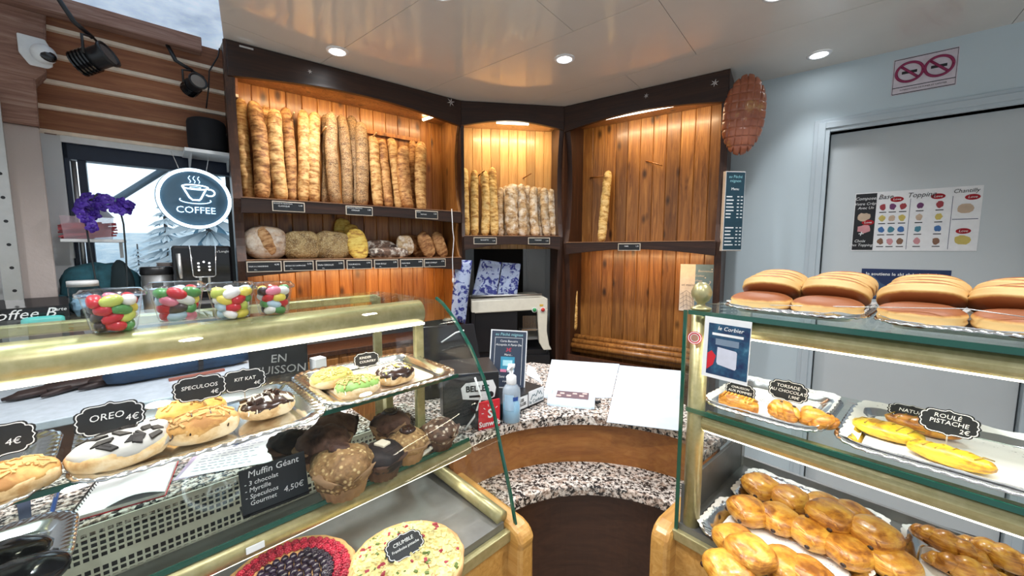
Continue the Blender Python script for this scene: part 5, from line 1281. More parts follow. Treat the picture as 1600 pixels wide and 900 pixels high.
# ---- candy cups on top of the case
cols = {'red': (.55, .02, .03), 'yellow': (.80, .66, .10), 'white': (.82, .80, .76), 'green': (.10, .30, .09), 'pale blue': (.45, .60, .70), 'dark brown': (.05, .03, .03), 'pink': (.75, .22, .30), 'lime': (.55, .62, .12)}
cmats = {k: plain('gummy_' + k.replace(' ', '_'), v, .3, coat=.25) for k, v in cols.items()}
cup0 = None; candy_mesh = None
def candy_shape():
    return MB().ell((0, 0, 0), (.0175, .0120, .0108), 14, 10, e=.85)
def candycup(px, py, wpx, lab, idx, palette, seed):
    global cup0
    q = LC.on(px, py, 1.3565); P = LC.w(q.x, q.y, 1.40); r = px2m(P, wpx) / 2
    M = LC.T(q.x, q.y + r * .7, 1.3565); H = r * 1.50
    t = thing('candy_cup', lab, 'cup', M, 'clear cups of gummy sweets')
    MB().lathe([(0, .0008), (r * .66, .0008), (r * .70, .004), (r * .95, H)], 32, cap=False).build('cup_wall', M_['plastic_clear'], t, True)
    MB().lathe([(r * .95, H - .003), (r * 1.06, H - .002), (r * 1.06, H + .004), (r * .98, H + .005), (r * .90, H + .010), (0, H + .011)], 32).build('lid', thin_glass('lid_plastic', (.93, .95, .97), 2.2, .08), t, True)
    MB().lathe([(r * 1.02, H - .004), (r * 1.075, H - .002), (r * 1.075, H + .003), (r * 1.02, H + .005)], 32, cap=False).build('lid_rim', M_['plastic_clear'], t, True)
    r_ = random.Random(seed); n = 0
    for lay in range(4):
        z = .011 + lay * H * .225; R_ = r * (.66 + .28 * z / H) - .0145
        k = 6 if lay else 5
        for i in range(k):
            col = palette[n % len(palette)]; a = 2 * math.pi * (i + .5 * (lay % 2)) / k + seed
            cmesh = candy_shape().build('gummy_sweet', cmats[col], smooth=True, M=M @ T3(R_ * math.cos(a), R_ * math.sin(a), z + r_.uniform(-.001, .001)) @ RZ(a + r_.uniform(1.0, 2.1)) @ RX(r_.uniform(-.5, .5)) @ RY(r_.uniform(-.5, .5)) @ Matrix.Scale(r / .047, 4))
            tag(cmesh, f'{col} gummy sweet in the {idx} candy cup', 'sweet', f'{col} gummy sweets in the {idx} cup'); n += 1
    return t
candycup(180, 520, 78, 'clear candy cup of mostly red sweets, first from the coffee box', 'first', ['red', 'red', 'dark brown', 'red', 'green', 'yellow', 'pink', 'dark brown', 'red', 'lime', 'white'], 1)
candycup(283, 503, 72, 'clear candy cup with red, yellow and white sweets, in front of the coffee machine', 'second', ['green', 'red', 'pale blue', 'pink', 'white', 'yellow', 'red', 'dark brown', 'green', 'red'], 2)
candycup(369, 499, 66, 'clear candy cup of blue, yellow and red sweets, third from the coffee box', 'third', ['pale blue', 'white', 'yellow', 'red', 'green', 'pale blue', 'red', 'lime', 'white', 'yellow'], 3)
candycup(434, 492, 58, 'clear candy cup of white, green and red sweets, last one under the wooden rack', 'fourth', ['white', 'green', 'red', 'yellow', 'dark brown', 'pale blue', 'red', 'white', 'pink'], 4)
# ================================================================ the slicer niche under the corner rack
sy = .06
def mul(px, py, y=sy): return MU.at(px, py, y)
c0 = mul(797, 560); xl = mul(736, 470).x - c0.x; xr = mul(856, 470).x - c0.x; zt_ = mul(790, 470).z; zb_ = mul(800, 560).z
sl = thing('bread_slicer', 'cream bread slicing machine with a green and a red button, in the dark niche', 'bread slicer', MU.T(c0.x, sy, 0))
W_ = xr - xl
MB().prism([(xl, 0, zt_ - .095), (xr, 0, zt_ - .075), (xr, 0, zt_ + .01), (xr - .03, 0, zt_ + .025), (xl, 0, zt_ + .005)], (0, .40, 0)).build('hood', M_['cream'], sl, bevel=.008)
pr_ = [(xr - .085, zt_ - .07), (xr, zt_ - .07), (xr - .005, zt_ - .25), (xr + .015, zt_ - .36), (xr + .035, zt_ - .40), (xr - .03, zt_ - .40), (xr - .065, zt_ - .34)]
MB().prism([(x, .0, z) for x, z in pr_], (0, .03, 0)).build('side_leg', M_['cream'], sl, bevel=.005)
MB().prism([(xl, .0, zt_ - .08), (xl + .03, .0, zt_ - .08), (xl + .03, 0, zt_ - .40), (xl, 0, zt_ - .40)], (0, .03, 0)).build('side_leg', M_['black'], sl, bevel=.005)
MB().box(xl, xr, .03, .40, zt_ - .44, zt_ - .40).box(xl, xr, .37, .40, zt_ - .40, zt_ - .09).build('casing', M_['black'], sl)
MB().box(xl + .03, xl + .36, .015, .04, zt_ - .40, zt_ - .085).build('black_door', M_['black'], sl, bevel=.004)
bl_ = MB()
for k in range(14): bl_.box(xr - .19 + .0085 * k, xr - .187 + .0085 * k, .05, .055, zt_ - .24, zt_ - .13)
bl_.box(xr - .20, xr - .06, .045, .06, zt_ - .25, zt_ - .235); bl_.build('slicing_blades', M_['steel'], sl)
MB().prism([(xr - .20, .04, zt_ - .32), (xr - .05, .04, zt_ - .32), (xr - .05, .20, zt_ - .26), (xr - .20, .20, zt_ - .26)], (0, 0, .004)).build('crumb_chute', M_['satin'], sl)
for x, mt, nm in ((mul(835, 484).x - c0.x, plain('green_button', (.05, .35, .12), .3), 'green_button'), (mul(848, 484).x - c0.x, plain('red_button', (.55, .04, .03), .3), 'red_button')):
    z = mul(841, 484).z
    MB().lathe([(0, .012), (.014, .011), (.016, .006), (.016, 0)], 16, M=T3(x, -.001, z) @ RX(R(90))).build(nm, mt, sl, True)
    MB().lathe([(.015, .004), (.021, .003), (.021, 0)], 16, cap=False, M=T3(x, -.001, z) @ RX(R(90))).build('button_ring', M_['white'], sl)
p = mul(846, 477); MB().box(p.x - c0.x - .014, p.x - c0.x + .014, -.002, 0, p.z - .008, p.z + .008).build('warning_sticker', plain('yellow_sticker', (.65, .42, .06), .5), sl)
MB().tube([(xl + .01, -.005, zt_ + .04), (xr - .05, -.005, zt_ + .045)], .008, 8).build('handle_bar', M_['satin'], sl, True)
tag(MB().box(xl - .02, xr + .02, .0, .42, .0, zt_ - .442).build('slicer_stand', M_['black'], M=MU.T(c0.x, sy, 0)), 'black stand carrying the bread slicer', 'stand')
# printed bread bags
bgm = N('printed_bag'); bc = bgm.coord((1, 1, 1)); bgm.P(Base_Color=bgm.mix(bgm.ramp(bgm.noise(bc, 20, 3, .6, 1.5), [(.50, (0,) * 3), (.56, (1,) * 3)]), (.38, .45, .62), (.03, .04, .22)), Roughness=.25, Coat_Weight=.4); M_['printbag'] = bgm.m
def bagsheet(label, fr, pix, y, seed, lean=0):
    ps = [fr.at(a, b, y) for a, b in pix]; g = []; n = 12
    for i in range(n + 1):
        row = []
        for j in range(n + 1):
            u, v = i / n, j / n
            q = (ps[0].lerp(ps[1], u)).lerp(ps[3].lerp(ps[2], u), v)
            bul = .022 * math.sin(math.pi * u) * math.sin(math.pi * v)
            row.append((q.x, y - bul + lean * (1 - v) + .008 * noise.noise(Vector((u * 4 + seed, v * 6, seed))), q.z))
        g.append(row)
    cx = sum(p.x for p in ps) / 4; cz = min(p.z for p in ps)
    g = [[(x - cx, yy - y, z - cz) for x, yy, z in row] for row in g]
    mb = MB().sheet(g); gb = [[(x, -.5 * yy + .004, z) for x, yy, z in row] for row in g]; mb.sheet(gb)
    return tag(mb.build('bread_bag', M_['printbag'], M=fr.T(cx, y, cz), smooth=True, solid=.0008), label, 'bag', 'blue printed bread bags')
bagsheet('blue flowered bread bag hanging at the niche edge beside the left rack', MU, ((711, 405), (738, 407), (727, 506), (704, 500)), .0, 1)
bagsheet('blue flowered bread bag leaning on the slicer, nearer the left rack', MU, ((751, 405), (783, 410), (776, 463), (737, 463)), .14, 2, .05)
bagsheet('blue flowered bread bag leaning on the slicer, nearer the white doorway', MU, ((785, 410), (813, 412), (808, 461), (777, 462)), .14, 3, .05)
# ================================================================ things on the serving counter
zc = .9555
def ctr(px, py, z=zc): return G(px, py, z)
def cbox(name, label, p0, p1, depth, h, mat, cat, z=zc, group=None):
    """box whose front bottom edge runs between two pixels on the counter"""
    a = ctr(*p0, z); b = ctr(*p1, z); w = (b - a).length / 2; ang = math.atan2(b.y - a.y, b.x - a.x); c = (a + b) / 2
    t = thing(name, label, cat, T3(c.x, c.y, z) @ RZ(ang), group)
    MB().box(-w, w, 0, depth, 0, h).build('carton', mat, t, bevel=.002); return t, w
# low black display box with the Le Corbier sticker
t, w = cbox('display_box', 'low black display box with a white Le Corbier mountain sticker, behind the hand gel', (757, 668), (850, 627), .15, .055, M_['black'], 'box')
MB().box(w - .085, w - .004, -.0012, 0, .008, .058).build('sticker', M_['white'], t)
dk = plain('dark_teal_ink', (.03, .10, .13), .6)
mt = [(-.034, .030), (-.022, .046), (-.017, .041), (-.013, .046), (-.004, .036), (.008, .054), (.017, .040), (.023, .050), (.034, .034)]
MB().tube([(w - .044 + x * .9, -.002, z - .003) for x, z in mt], .0011, 5).build('mountain_line', dk, t)
text('lettering', 'le Corbier', .018, dk, t, T3(w - .044, -.0016, .018) @ UP)
MB().box(w - .15, w - .09, -.0012, 0, .008, .050).build('sticker', M_['white'], t)
text('lettering', 'LES\nBELLES', .014, M_['black'], t, T3(w - .12, -.0016, .030) @ UP, bold=.0004)
# tall black box with the BELLES sticker
a = ctr(690, 640); q1 = ctr(757, 637)
t = thing('display_box', 'tall black display box with a white Belles badge sticker beside the curved glass', 'box', T3(-.118, 1.235, zc) @ RZ(R(14)))
MB().box(-.11, .065, -.06, .11, 0, .165).build('carton', M_['black'], t, bevel=.003)
MB().prism([(-.05, -.0615, .085), (.025, -.0615, .075), (.05, -.0615, .085), (.055, -.0615, .115), (.045, -.0615, .14), (-.04, -.0615, .135), (-.055, -.0615, .12)], (0, .001, 0)).build('sticker', M_['white'], t)
text('lettering', 'BELLES', .026, M_['black'], t, T3(-.004, -.0622, .115) @ UP, bold=.0008, sx=.95)
MB().ell((.038, -.0618, .094), (.009, .0012, .010), 10, 6).build('badge_mark', M_['black'], t)
MB().box(-.03, .01, -.0622, -.0615, .088, .095).build('badge_bar', M_['black'], t)
# red Sunweb card
t = thing('leaflet_holder', 'red card with a white sun and S above the word Sunweb, beside the hand gel', 'card', T3(*ctr(768, 668)) @ RZ(R(28)))
MB().prism([(-.042, 0, 0), (.028, 0, 0), (.030, .002, .085), (-.040, .002, .085)], (0, .006, 0)).build('red_card', M_['red'], t)
text('lettering', 'Sunweb', .023, M_['white'], t, T3(-.006, -.0008, .015) @ UP, bold=.0005)
text('logo_letter', 'S', .038, M_['white'], t, T3(-.004, -.0008, .045) @ UP, bold=.001)
for k in range(5):
    a_ = R(35 + 35 * k); MB().box(.022, .029, -.0012, -.0004, -.0009, .0009).build('sun_ray', M_['white'], t, local=T3(-.004, 0, .048) @ RY(-a_))
MB().box(-.05, .034, .006, .05, 0, .06).build('holder', M_['black'], t, bevel=.002)
# hand gel
q = ctr(799, 660)
m = N('gel_plastic'); m.P(Base_Color=(.70, .80, .90), Roughness=.15, Alpha=.38, Coat_Weight=.5); gelp = m.m
m = N('blue_gel'); m.P(Base_Color=(.20, .62, .88), Roughness=.2, Alpha=.75); gelb = m.m
hg = thing('hand_gel_bottle', 'clear pump bottle of blue hand gel standing at the granite edge', 'bottle', T3(q.x, q.y + .012, zc) @ RZ(R(-5)))
MB().lathe([(0, .0005), (.026, .0005), (.029, .004), (.029, .095), (.027, .108), (.018, .120), (.013, .124), (.013, .128)], 28).build('bottle_wall', gelp, hg, True)
MB().lathe([(0, .003), (.0265, .004), (.0265, .060), (0, .060)], 24).build('gel', gelb, hg, True)
MB().lathe([(.0294, .045), (.0294, .095)], 10, a0=R(-130), a1=R(-70)).build('front_label', plain('gel_label', (.40, .60, .80), .5), hg, True)
MB().lathe([(.0297, .075), (.0297, .088)], 10, a0=R(-75), a1=R(-40)).build('blue_print', plain('gel_print', (.02, .08, .35), .5), hg, True)
MB().lathe([(.015, .122), (.016, .124), (.016, .146), (.012, .150), (.006, .152), (.006, .175), (.0, .175)], 20).build('pump_collar', M_['white'], hg, True)
MB().prism([(-.010, -.010, .174), (.010, -.010, .174), (.011, .012, .174), (-.011, .012, .174)], (0, 0, .010)).tube([(0, -.005, .180), (-.006, -.024, .180), (-.008, -.034, .174)], [.006, .005, .0035], 10).build('pump_head', M_['white'], hg, True, bevel=.002)
# menu stand
ps = [ctr(770, 605), ctr(824, 598)]
pm0 = Vector((-.02, 1.345, 0))
mn = thing('menu_stand', 'dark menu stand headed au Peche mignon about card payments, behind the hand gel', 'menu stand', T3(pm0.x, pm0.y, zc + .055) @ RZ(R(7)))
tl = RX(R(-12)) @ RY(R(4.5))
MB().box(-.066, .066, -.002, .002, 0, .205).build('white_border', M_['white'], mn, local=tl)
MB().box(-.062, .062, -.0028, -.002, .004, .201).build('board', plain('slate_blue_print', (.035, .05, .085), .5), mn, local=tl)
MB().box(-.05, .05, .0, .07, -.0552, .004).build('stand_block', M_['black'], mn)
lf = MB()
for x0, x1, z0, z1 in ((-.05, -.0488, .012, .178), (.0488, .05, .012, .178), (-.05, .05, .1768, .178)): lf.box(x0, x1, -.0032, -.0028, z0, z1)
lf.build('thin_frame', M_['chalk'], mn, local=tl)
for body, z, s, mm, x in (('au Péché mignon', .189, .0145, M_['teal_text'], 0), ('Carte Bancaire', .165, .0105, M_['chalk'], 0), ('Acceptée A Partir De', .152, .0105, M_['chalk'], 0), ('3€', .134, .018, plain('red_ink', (.70, .05, .10), .6), 0), ('Merci...', .117, .010, M_['chalk'], 0), ('Sans contact', .040, .012, M_['chalk'], 0), ('à partir de 1€', .024, .009, M_['chalk'], .01)):
    text('lettering', body, s, mm, mn, tl @ T3(x, -.0033, z) @ UP, shear=.15)
MB().box(-.026, .024, -.0034, -.0028, .062, .110).build('card_picture', plain('turquoise_print', (.05, .32, .48), .5), mn, local=tl)
MB().box(-.018, .016, -.0038, -.0034, .078, .098).build('card_symbol', plain('pale_turquoise', (.45, .80, .88), .5), mn, local=tl)
MB().box(-.026, -.004, -.0038, -.0034, .056, .066).build('pink_logo', plain('pink_print', (.75, .25, .40), .5), mn, local=tl)
MB().box(.0, .024, -.0038, -.0034, .056, .066).build('pale_logo', plain('pale_print', (.55, .68, .80), .5), mn, local=tl)
# change tray
q = ctr(893, 628)
ch = thing('change_tray', 'pale sloped coin tray with a printed advert under clear plastic', 'coin tray', T3(q.x, q.y, zc) @ RZ(R(-13)))
pr_ = [(-.052, 0), (-.050, .010), (-.02, .026), (.035, .028), (.05, .018), (.052, 0)]
tm_ = plain('pale_blue_tray', (.62, .74, .84), .3)
for x in (-.082, .072): MB().prism([(x, y, z) for y, z in pr_], (.010, 0, 0)).build('side_wall', tm_, ch, bevel=.002)
MB().prism([(-.072, -.052, .0), (-.072, -.050, .007), (-.072, -.018, .021), (-.072, .045, .022), (-.072, .045, 0)], (.144, 0, 0)).build('tray_body', tm_, ch)
MB().prism([(-.055, -.020, .0206), (.060, -.020, .0206), (.060, .040, .0228), (-.055, .040, .0228)], (0, 0, .0008)).build('advert', plain('mauve_print', (.16, .11, .13), .3, coat=.5), ch)
for x, y in ((-.035, .018), (-.01, .0), (.01, .022), (.035, .005), (.045, .028), (-.045, -.006)): MB().box(x - .008, x + .008, y - .006, y + .006, .0212, .0236).build('advert_picture', plain('peach_print', (.62, .45, .42), .5), ch)
MB().tube([(.086, -.01, .01), (.10, .0, .01)], .006, 8).build('coin_foot', M_['black'], ch)
# white card sheets lying on the counter
def sheet(label, pix, z, th): return quad('paper_mat', label, 'paper', pix, z, th, M_['paper'], group='white paper mats on the counter')
sheet('white paper mat lying behind the coin tray', ((848, 622), (955, 622), (968, 569), (862, 562)), zc + .0002, .0012)
sheet('larger white paper mat lying in front of the right display pole', ((948, 660), (1064, 674), (1066, 580), (968, 571)), zc + .0002, .0016)
quad('receipt', 'small white receipt corner behind the low black box', 'paper', ((822, 585), (848, 600), (835, 575), (825, 570)), zc + .0002, .001, M_['paper'])
# white cables beside the glass
for pts, lab in ((((742, 590), (752, 620), (742, 650), (720, 680)), 'white cable curving down beside the red card'), (((690, 535), (712, 520), (725, 516)), 'short white cable behind the curved glass')):
    w3 = [PL(a, b, Vector((0, 1.14 if len(pts) == 4 else 1.45, 0)), Vector((0, 1, 0))) for a, b in pts]
    o = MB().tube(w3, .003, 8).build('cable', M_['white'], smooth=True); tag(o, lab, 'cable')
# dark cash register behind the end of the left case
cr = thing('cash_register', 'black cash register standing behind the glass end of the left case', 'cash register', T3(-.25, 1.50, zc) @ RZ(R(20)))
MB().box(-.13, .13, -.10, .16, 0, .09).build('cash_drawer', M_['black'], cr, bevel=.005)
MB().prism([(-.12, -.06, .09), (-.12, .12, .09), (-.12, .12, .22), (-.12, .06, .24)], (.24, 0, 0)).build('screen_body', M_['blackgloss'], cr, bevel=.004)
MB().box(-.05, .03, -.102, -.10, .05, .062).build('drawer_label', M_['satin'], cr)
# ================================================================ right case
zt = ZT + .0006
# ---- beignets on top
bm2 = N('beignet_crust'); tb_ = bm2.n('TexCoord').outputs['Object']; bz = bm2.n('SeparateXYZ', i_Vector=tb_).outputs[2]
bb = bm2.math('ADD', bm2.math('MULTIPLY', bm2.math('ABSOLUTE', bz), 26.0), bm2.math('MULTIPLY', bm2.noise(bm2.coord((1, 1, 1)), 45, 4), .14))
bm2.P(Base_Color=bm2.ramp(bb, [(.21, (.78, .53, .22)), (.27, (.62, .33, .09)), (.33, (.31, .095, .024)), (.7, (.20, .055, .014))]), Roughness=.55); bm2.bump(bm2.noise(bm2.coord((1, 1, 1)), 120, 3), .2, .001)
M_['beignet'] = bm2.m
bsrc = None
DTG = 'trays of beignets on the right case'
for k, (xc, lab) in enumerate(((.165, 'silver tray with doily under the two beignet piles nearest the pole'), (.415, 'silver tray with doily under the two farther beignet piles'))):
    tray(lab, RC, xc, .115, zt, .245, .27, DTG)
    doily(f'white lace doily on the beignet tray {"nearest the pole" if k == 0 else "farther from the pole"}', RC, xc, .115, zt + .0028, .225, .25, 'lace doilies under the beignets', ruffle=.008, lift=lambda px, py: .010)
pile_names = ['first', 'second', 'third', 'fourth']
for i, xc in enumerate((.108, .222, .350, .462)):
    for k in range(5):
        r_ = random.Random(i * 7 + k); rx = .058 + r_.uniform(-.002, .002)
        if k == 0: M = RC.T(xc, .045, zt + .0245, r_.uniform(-.1, .1), R(2), r_.uniform(-.03, .03))
        else: M = RC.T(xc + r_.uniform(-.004, .004), .066 + .036 * k, zt + .045 + .0026 * k, r_.uniform(-.1, .1), R(-27 - 1.0 * k), r_.uniform(-.05, .05))
        if bsrc is None:
            bsrc = MB().ell((0, 0, 0), (.058, .055, .0215), 40, 20, lambda u: 1 - .055 * math.exp(-(u.z / .16) ** 2) + .015 * noise.noise(u * 2), e=.86).build('beignet', M_['beignet'], smooth=True, M=M); o = bsrc
        else: o = bsrc.copy(); C.objects.link(o); o.matrix_world = M @ Matrix.Diagonal((rx / .058, 1, 1, 1))
        pos = f'brown beignet lying flat at the front of the {pile_names[i]} pile from the pole' if k == 0 else f'brown leaning beignet, {ORD[k - 1]} behind the flat one in the {pile_names[i]} pile from the pole'
        tag(o, pos, 'beignet', f'beignets in the {pile_names[i]} pile')
# thin clear thread over the beignets
tag(MB().tube([RC.w(-.01, .0, zt + .012), RC.w(.12, .0, zt + .022), RC.w(.28, -.005, zt + .036), RC.w(.40, .0, zt + .046), RC.w(.52, .0, zt + .034)], .0008, 5).build('thin_wire', M_['satin'], smooth=True), 'thin wire running across the fronts of the beignets', 'wire')
# ---- middle shelf
zm = ZM1 + .0006; TG2 = 'silver trays on the middle shelf of the right case'; DG2 = 'lace doilies on the middle shelf'
tray('silver tray with the apple puff and chocolate twists, next to the pole', RC, .120, .135, zm, .235, .29, TG2)
doily('white lace doily under the apple puff and chocolate twists', RC, .120, .135, zm + .003, .215, .265, DG2, ruffle=.006, lift=lambda px, py: .014)
tray('silver tray with the yellow pistachio rolls', RC, .420, .135, zm, .340, .30, TG2)
doily('white lace doily under the yellow pistachio rolls', RC, .420, .135, zm + .003, .315, .275, DG2, ruffle=.006, lift=lambda px, py: .014)
def puffcol(name, a, b, c, rough=.32):
    m = N(name); co = m.coord((1, 1, 1)); n1 = m.noise(co, 24, 4, .6, .8); n2 = m.noise(m.n('Mapping', i_Vector=co, i_Scale=(1, 1, 5)).outputs[0], 40, 3)
    m.P(Base_Color=m.ramp(m.math('ADD', m.math('MULTIPLY', n1, .6), m.math('MULTIPLY', n2, .4)), [(.38, c), (.48, b), (.58, a)]), Roughness=rough, Coat_Weight=.35, Coat_Roughness=.2); m.bump(n2, .6, .003); return m.m
M_['puff'] = puffcol('glazed_puff', (.70, .37, .055), (.52, .21, .025), (.25, .08, .012))
M_['yellowpuff'] = puffcol('yellow_puff', (.80, .58, .04), (.66, .40, .02), (.36, .17, .015))
M_['chocbit'] = plain('chocolate_bit', (.035, .014, .008), .4)
def onr(px, py, z): return RC.on(px, py, z)
# apple puff: long slashed turnover
q = onr(1153, 632, zm + .02); ap = thing('apple_puff', 'golden apple puff with slashed ridges under its label, nearest the pole', 'pastry', RC.T(q.x, q.y, zm + .004, R(-6)), 'pastries on the middle shelf')
MB().ell((0, 0, .018), (.044, .022, .019), 48, 20, lambda u: 1 + .10 * abs(math.sin(u.x * 9 + u.y * 2)) - .05, e=.9).build('pastry_shell', M_['puff'], ap, True)
mbx = MB()
for k in range(9): mbx.tube([(-.032 + .0076 * k, -.014, .029), (-.029 + .0076 * k, 0, .038), (-.027 + .0076 * k, .014, .030)], .0026, 6)
tag(mbx.build('slashed_ridges', M_['puff'], ap, True))
def twist(label, px, py, seed, curl, group='pastries on the middle shelf'):
    q = onr(px, py, zm + .02); t = thing('chocolate_twist', label, 'pastry', RC.T(q.x, q.y, zm + .004, seed), group)
    n = 34
    for s in (0, math.pi):
        pts = []; rs = []
        for i in range(n + 1):
            u = i / n; a = s + u * 4.2 * math.pi; env = .009 * math.sin(math.pi * (.1 + .8 * u))
            if curl: c = Vector((.020 * math.cos(4.6 * u - .6), .020 * math.sin(4.6 * u - .6), .016 + .006 * u)); d = Vector((math.cos(4.6 * u - .6), math.sin(4.6 * u - .6), 0))
            else: c = Vector((-.024 + .048 * u, .010 * math.sin(u * 5), .020)); d = Vector((0, 1, 0))
            pts.append(c + d * env * math.cos(a) + Vector((0, 0, env * math.sin(a)))); rs.append(.0145 * (math.sin(math.pi * (.08 + .84 * u))) ** .6)
        MB().tube(pts, rs, 12).build('dough_strand', M_['puff'], t, True)
    r_ = random.Random(int(seed * 10))
    for k in range(6):
        u = .15 + .14 * k; c = pts[int(u * n)]; MB().ell((c.x, c.y, c.z + rs[int(u * n)] * .9), (.005, .004, .003), 8, 6).build('chocolate_chip', M_['chocbit'], t, True)
    return t
twist('knotted chocolate twist under its label, second from the pole', 1224, 646, .4, False)
twist('curled chocolate twist like a hook, third from the pole', 1284, 656, 2.2, True)
def roulade(label, px, py, L, wd, rz, seed, mat='yellowpuff'):
    q = onr(px, py, zm + .015); t = thing('pistachio_roll', label, 'pastry', RC.T(q.x, q.y, zm + .004, rz), 'yellow pistachio rolls')
    MB().ell((0, 0, .015), (L / 2, wd / 2, .016), 40, 16, lambda u: 1 + .07 * math.sin(u.x * 13 + seed) * max(0, u.z) + .05 * noise.noise(u * 3 + Vector((seed, 0, 0))), e=.9).build('pastry_shell', M_[mat], t, True)
    mb = MB()
    for k in range(6):
        x = -L * .36 + L * .144 * k; mb.tube([(x - .008, -wd * .36, .026), (x, 0, .0325 - .004 * abs(x) / (L / 2)), (x + .010, wd * .36, .024)], .0011, 5)
    mb.build('dark_filling_line', plain('pistachio_filling', (.30, .20, .02), .5), t, True)
roulade('flat bright yellow pistachio roll at the tray corner nearest the twists', 1386, 676, .105, .055, R(-4), 1)
roulade('yellow roll lying at the back behind the Roule pistache label', 1440, 668, .11, .05, R(-8), 2, 'puff')
roulade('thin brown and yellow pistachio roll at the front under the label pick', 1482, 716, .105, .036, R(-8), 3)
LR = 'scalloped black labels in the right case'
plaque('scalloped black label reading aux pommes behind the taped poster', labelM(RC, 1156, 612, .09, R(-8)), .068, .046, [('CHAUSSON', .0, .38, .16), ('AUX POMMES', .0, -.02, .18), ('1,80€', .35, -.45, .18)], .03, LR)
plaque('scalloped black label reading torsade au chocolat', labelM(RC, 1231, 611, .10, R(-8)), .078, .050, [('TORSADE', .0, .38, .20), ('AU CHOCOLAT', .0, -.05, .19), ('1,90€', .3, -.48, .18)], .03, LR)
plaque('scalloped black label reading Roule pistache 2 euros', labelM(RC, 1482, 661, .085, R(-8)), .076, .048, [('ROULÉ', -.05, .42, .22), ('PISTACHE', .0, .0, .22), ('2€', .5, -.45, .22)], .035, LR)
plaque('small scalloped black label lying half hidden behind the pistachio one', labelM(RC, 1425, 645, .20, R(-40)), .075, .034, [('NATURE', .0, .1, .3)], .0, LR)
# ---- deck: pains au chocolat and croissants
zd = ZD2 + .0006; TG3 = 'silver trays on the deck of the right case'
tray('silver tray heaped with pains au chocolat at the back of the deck', RC, .175, .262, zd, .315, .20, TG3)
doily('white lace doily under the back heap of pains au chocolat', RC, .175, .262, zd + .003, .300, .185, 'lace doilies on the deck', ruffle=.006, lift=lambda px, py: .012)
tray('silver tray of pains au chocolat at the front of the deck', RC, .170, .058, zd, .315, .185, TG3)
doily('white lace doily under the front pains au chocolat', RC, .170, .058, zd + .003, .300, .17, 'lace doilies on the deck', ruffle=.006, lift=lambda px, py: .012)
tray('silver tray of croissants on the deck', RC, .465, .235, zd, .25, .26, TG3)
doily('white lace doily under the croissants', RC, .465, .235, zd + .003, .235, .245, 'lace doilies on the deck', ruffle=.006, lift=lambda px, py: .012)
pc0 = None
def pain_mb():
    def fn(u):
        s = math.sin(u.x * 4.0); lay = .035 * math.sin(math.atan2(u.z, u.y) * 2 + 1.2) + .02 * math.sin(u.x * 14) * (1 - abs(u.x))
        return 1 + lay + .02 * noise.noise(u * 3)
    return MB().ell((0, 0, .022), (.040, .038, .024), 40, 24, fn, e=.80)
def pain(px, py, zz, rz, label, grp, tilt=0, s=1.0):
    global pc0
    q = onr(px, py, zz + .022); M = RC.T(q.x, q.y, zz, rz, tilt) @ Matrix.Scale(s, 4)
    if pc0 is None:
        pc0 = thing('pain_au_chocolat', label, 'pastry', M, grp)
        b = pain_mb().build('rolled_dough', M_['puff'], pc0, True)
        for y in (-.020, .020):
            MB().ell((-.0365, y, .016), (.0035, .0052, .0045), 10, 8).build('chocolate_stick', M_['chocbit'], pc0, True)
            MB().ell((.0365, y, .016), (.0035, .0052, .0045), 10, 8).build('chocolate_stick', M_['chocbit'], pc0, True)
        MB().tube([(-.030 , .030 * math.cos(a), .020 + .017 * math.sin(a)) for a in [R(10 + 13.3 * i) for i in range(13)]], .0030, 6).build('dough_fold', M_['puff'], pc0, True)
        return pc0
    return dup(pc0, M, label, grp)
zb0 = zd + .006; gB = 'pains au chocolat in the back heap'; gF = 'pains au chocolat on the front tray'
back = [((1190, 762), 0, 60, 'at the corner nearest the deck wall, in the back row'), ((1237, 782), 0, 65, 'second in the back row'), ((1170, 800), 0, 55, 'at the near corner beside the steel upstand'), ((1217, 812), 0, 62, 'second in the near row'),
        ((1290, 795), .0, 70, 'third in the back row, under the heap'), ((1270, 836), .0, 60, 'third in the near row'), ((1330, 808), 0, 60, 'fourth in the back row'), ((1325, 862), 0, 60, 'fourth in the near row, beside the label'), ((1298, 808), .034, 68, 'lying on top of the heap toward the pole'), ((1366, 836), .030, 60, 'lying on top of the heap toward the croissants'), ((1392, 880), 0, 60, 'at the end beside the croissant tray')]
for (pp, lift, rz, lab) in back: pain(pp[0], pp[1], zb0 + lift, R(rz), 'golden pain au chocolat ' + lab, gB, 0, 1.14)
front = [((1150, 848), 0, 55, 'at the front tray corner nearest the pole'), ((1172, 866), .022, 60, 'resting on top of the front tray row'), ((1138, 892), 0, 50, 'at the very front near the pole foot'), ((1225, 886), 0, 62, 'in the middle of the front tray'), ((1262, 902), 0, 60, 'cut by the lower frame edge on the front tray')]
for (pp, lift, rz, lab) in front: pain(pp[0], pp[1], zb0 + lift, R(rz), 'golden pain au chocolat ' + lab, gF, 0, 1.12)
plaque('scalloped black label reading pain au chocolat on the deck', labelM(RC, 1299, 886, .115, R(-30), R(-8)), .070, .048, [('PAIN AU', .0, .25, .22), ('CHOCOLAT', .0, -.2, .22)], .0, LR)
cr0 = None
def croissant_mb():
    n = 60; pts = []; rs = []
    for i in range(n + 1):
        u = -1 + 2 * i / n; a = u * 1.05
        pts.append((.070 * math.sin(a), .05 * (1 - math.cos(a)), .0)); e = (1 - abs(u) ** 2.0) ** .75
        step = ((u * 3.4 + 50) % 1.0); step = step if u < 0 else 1 - step
        rs.append(max(.002, .027 * e * (.86 + .20 * step)))
    pts = [(x, y, max(.004, r * .85)) for (x, y, _), r in zip(pts, rs)]
    return MB().tube(pts, rs, 18, sq=.86)
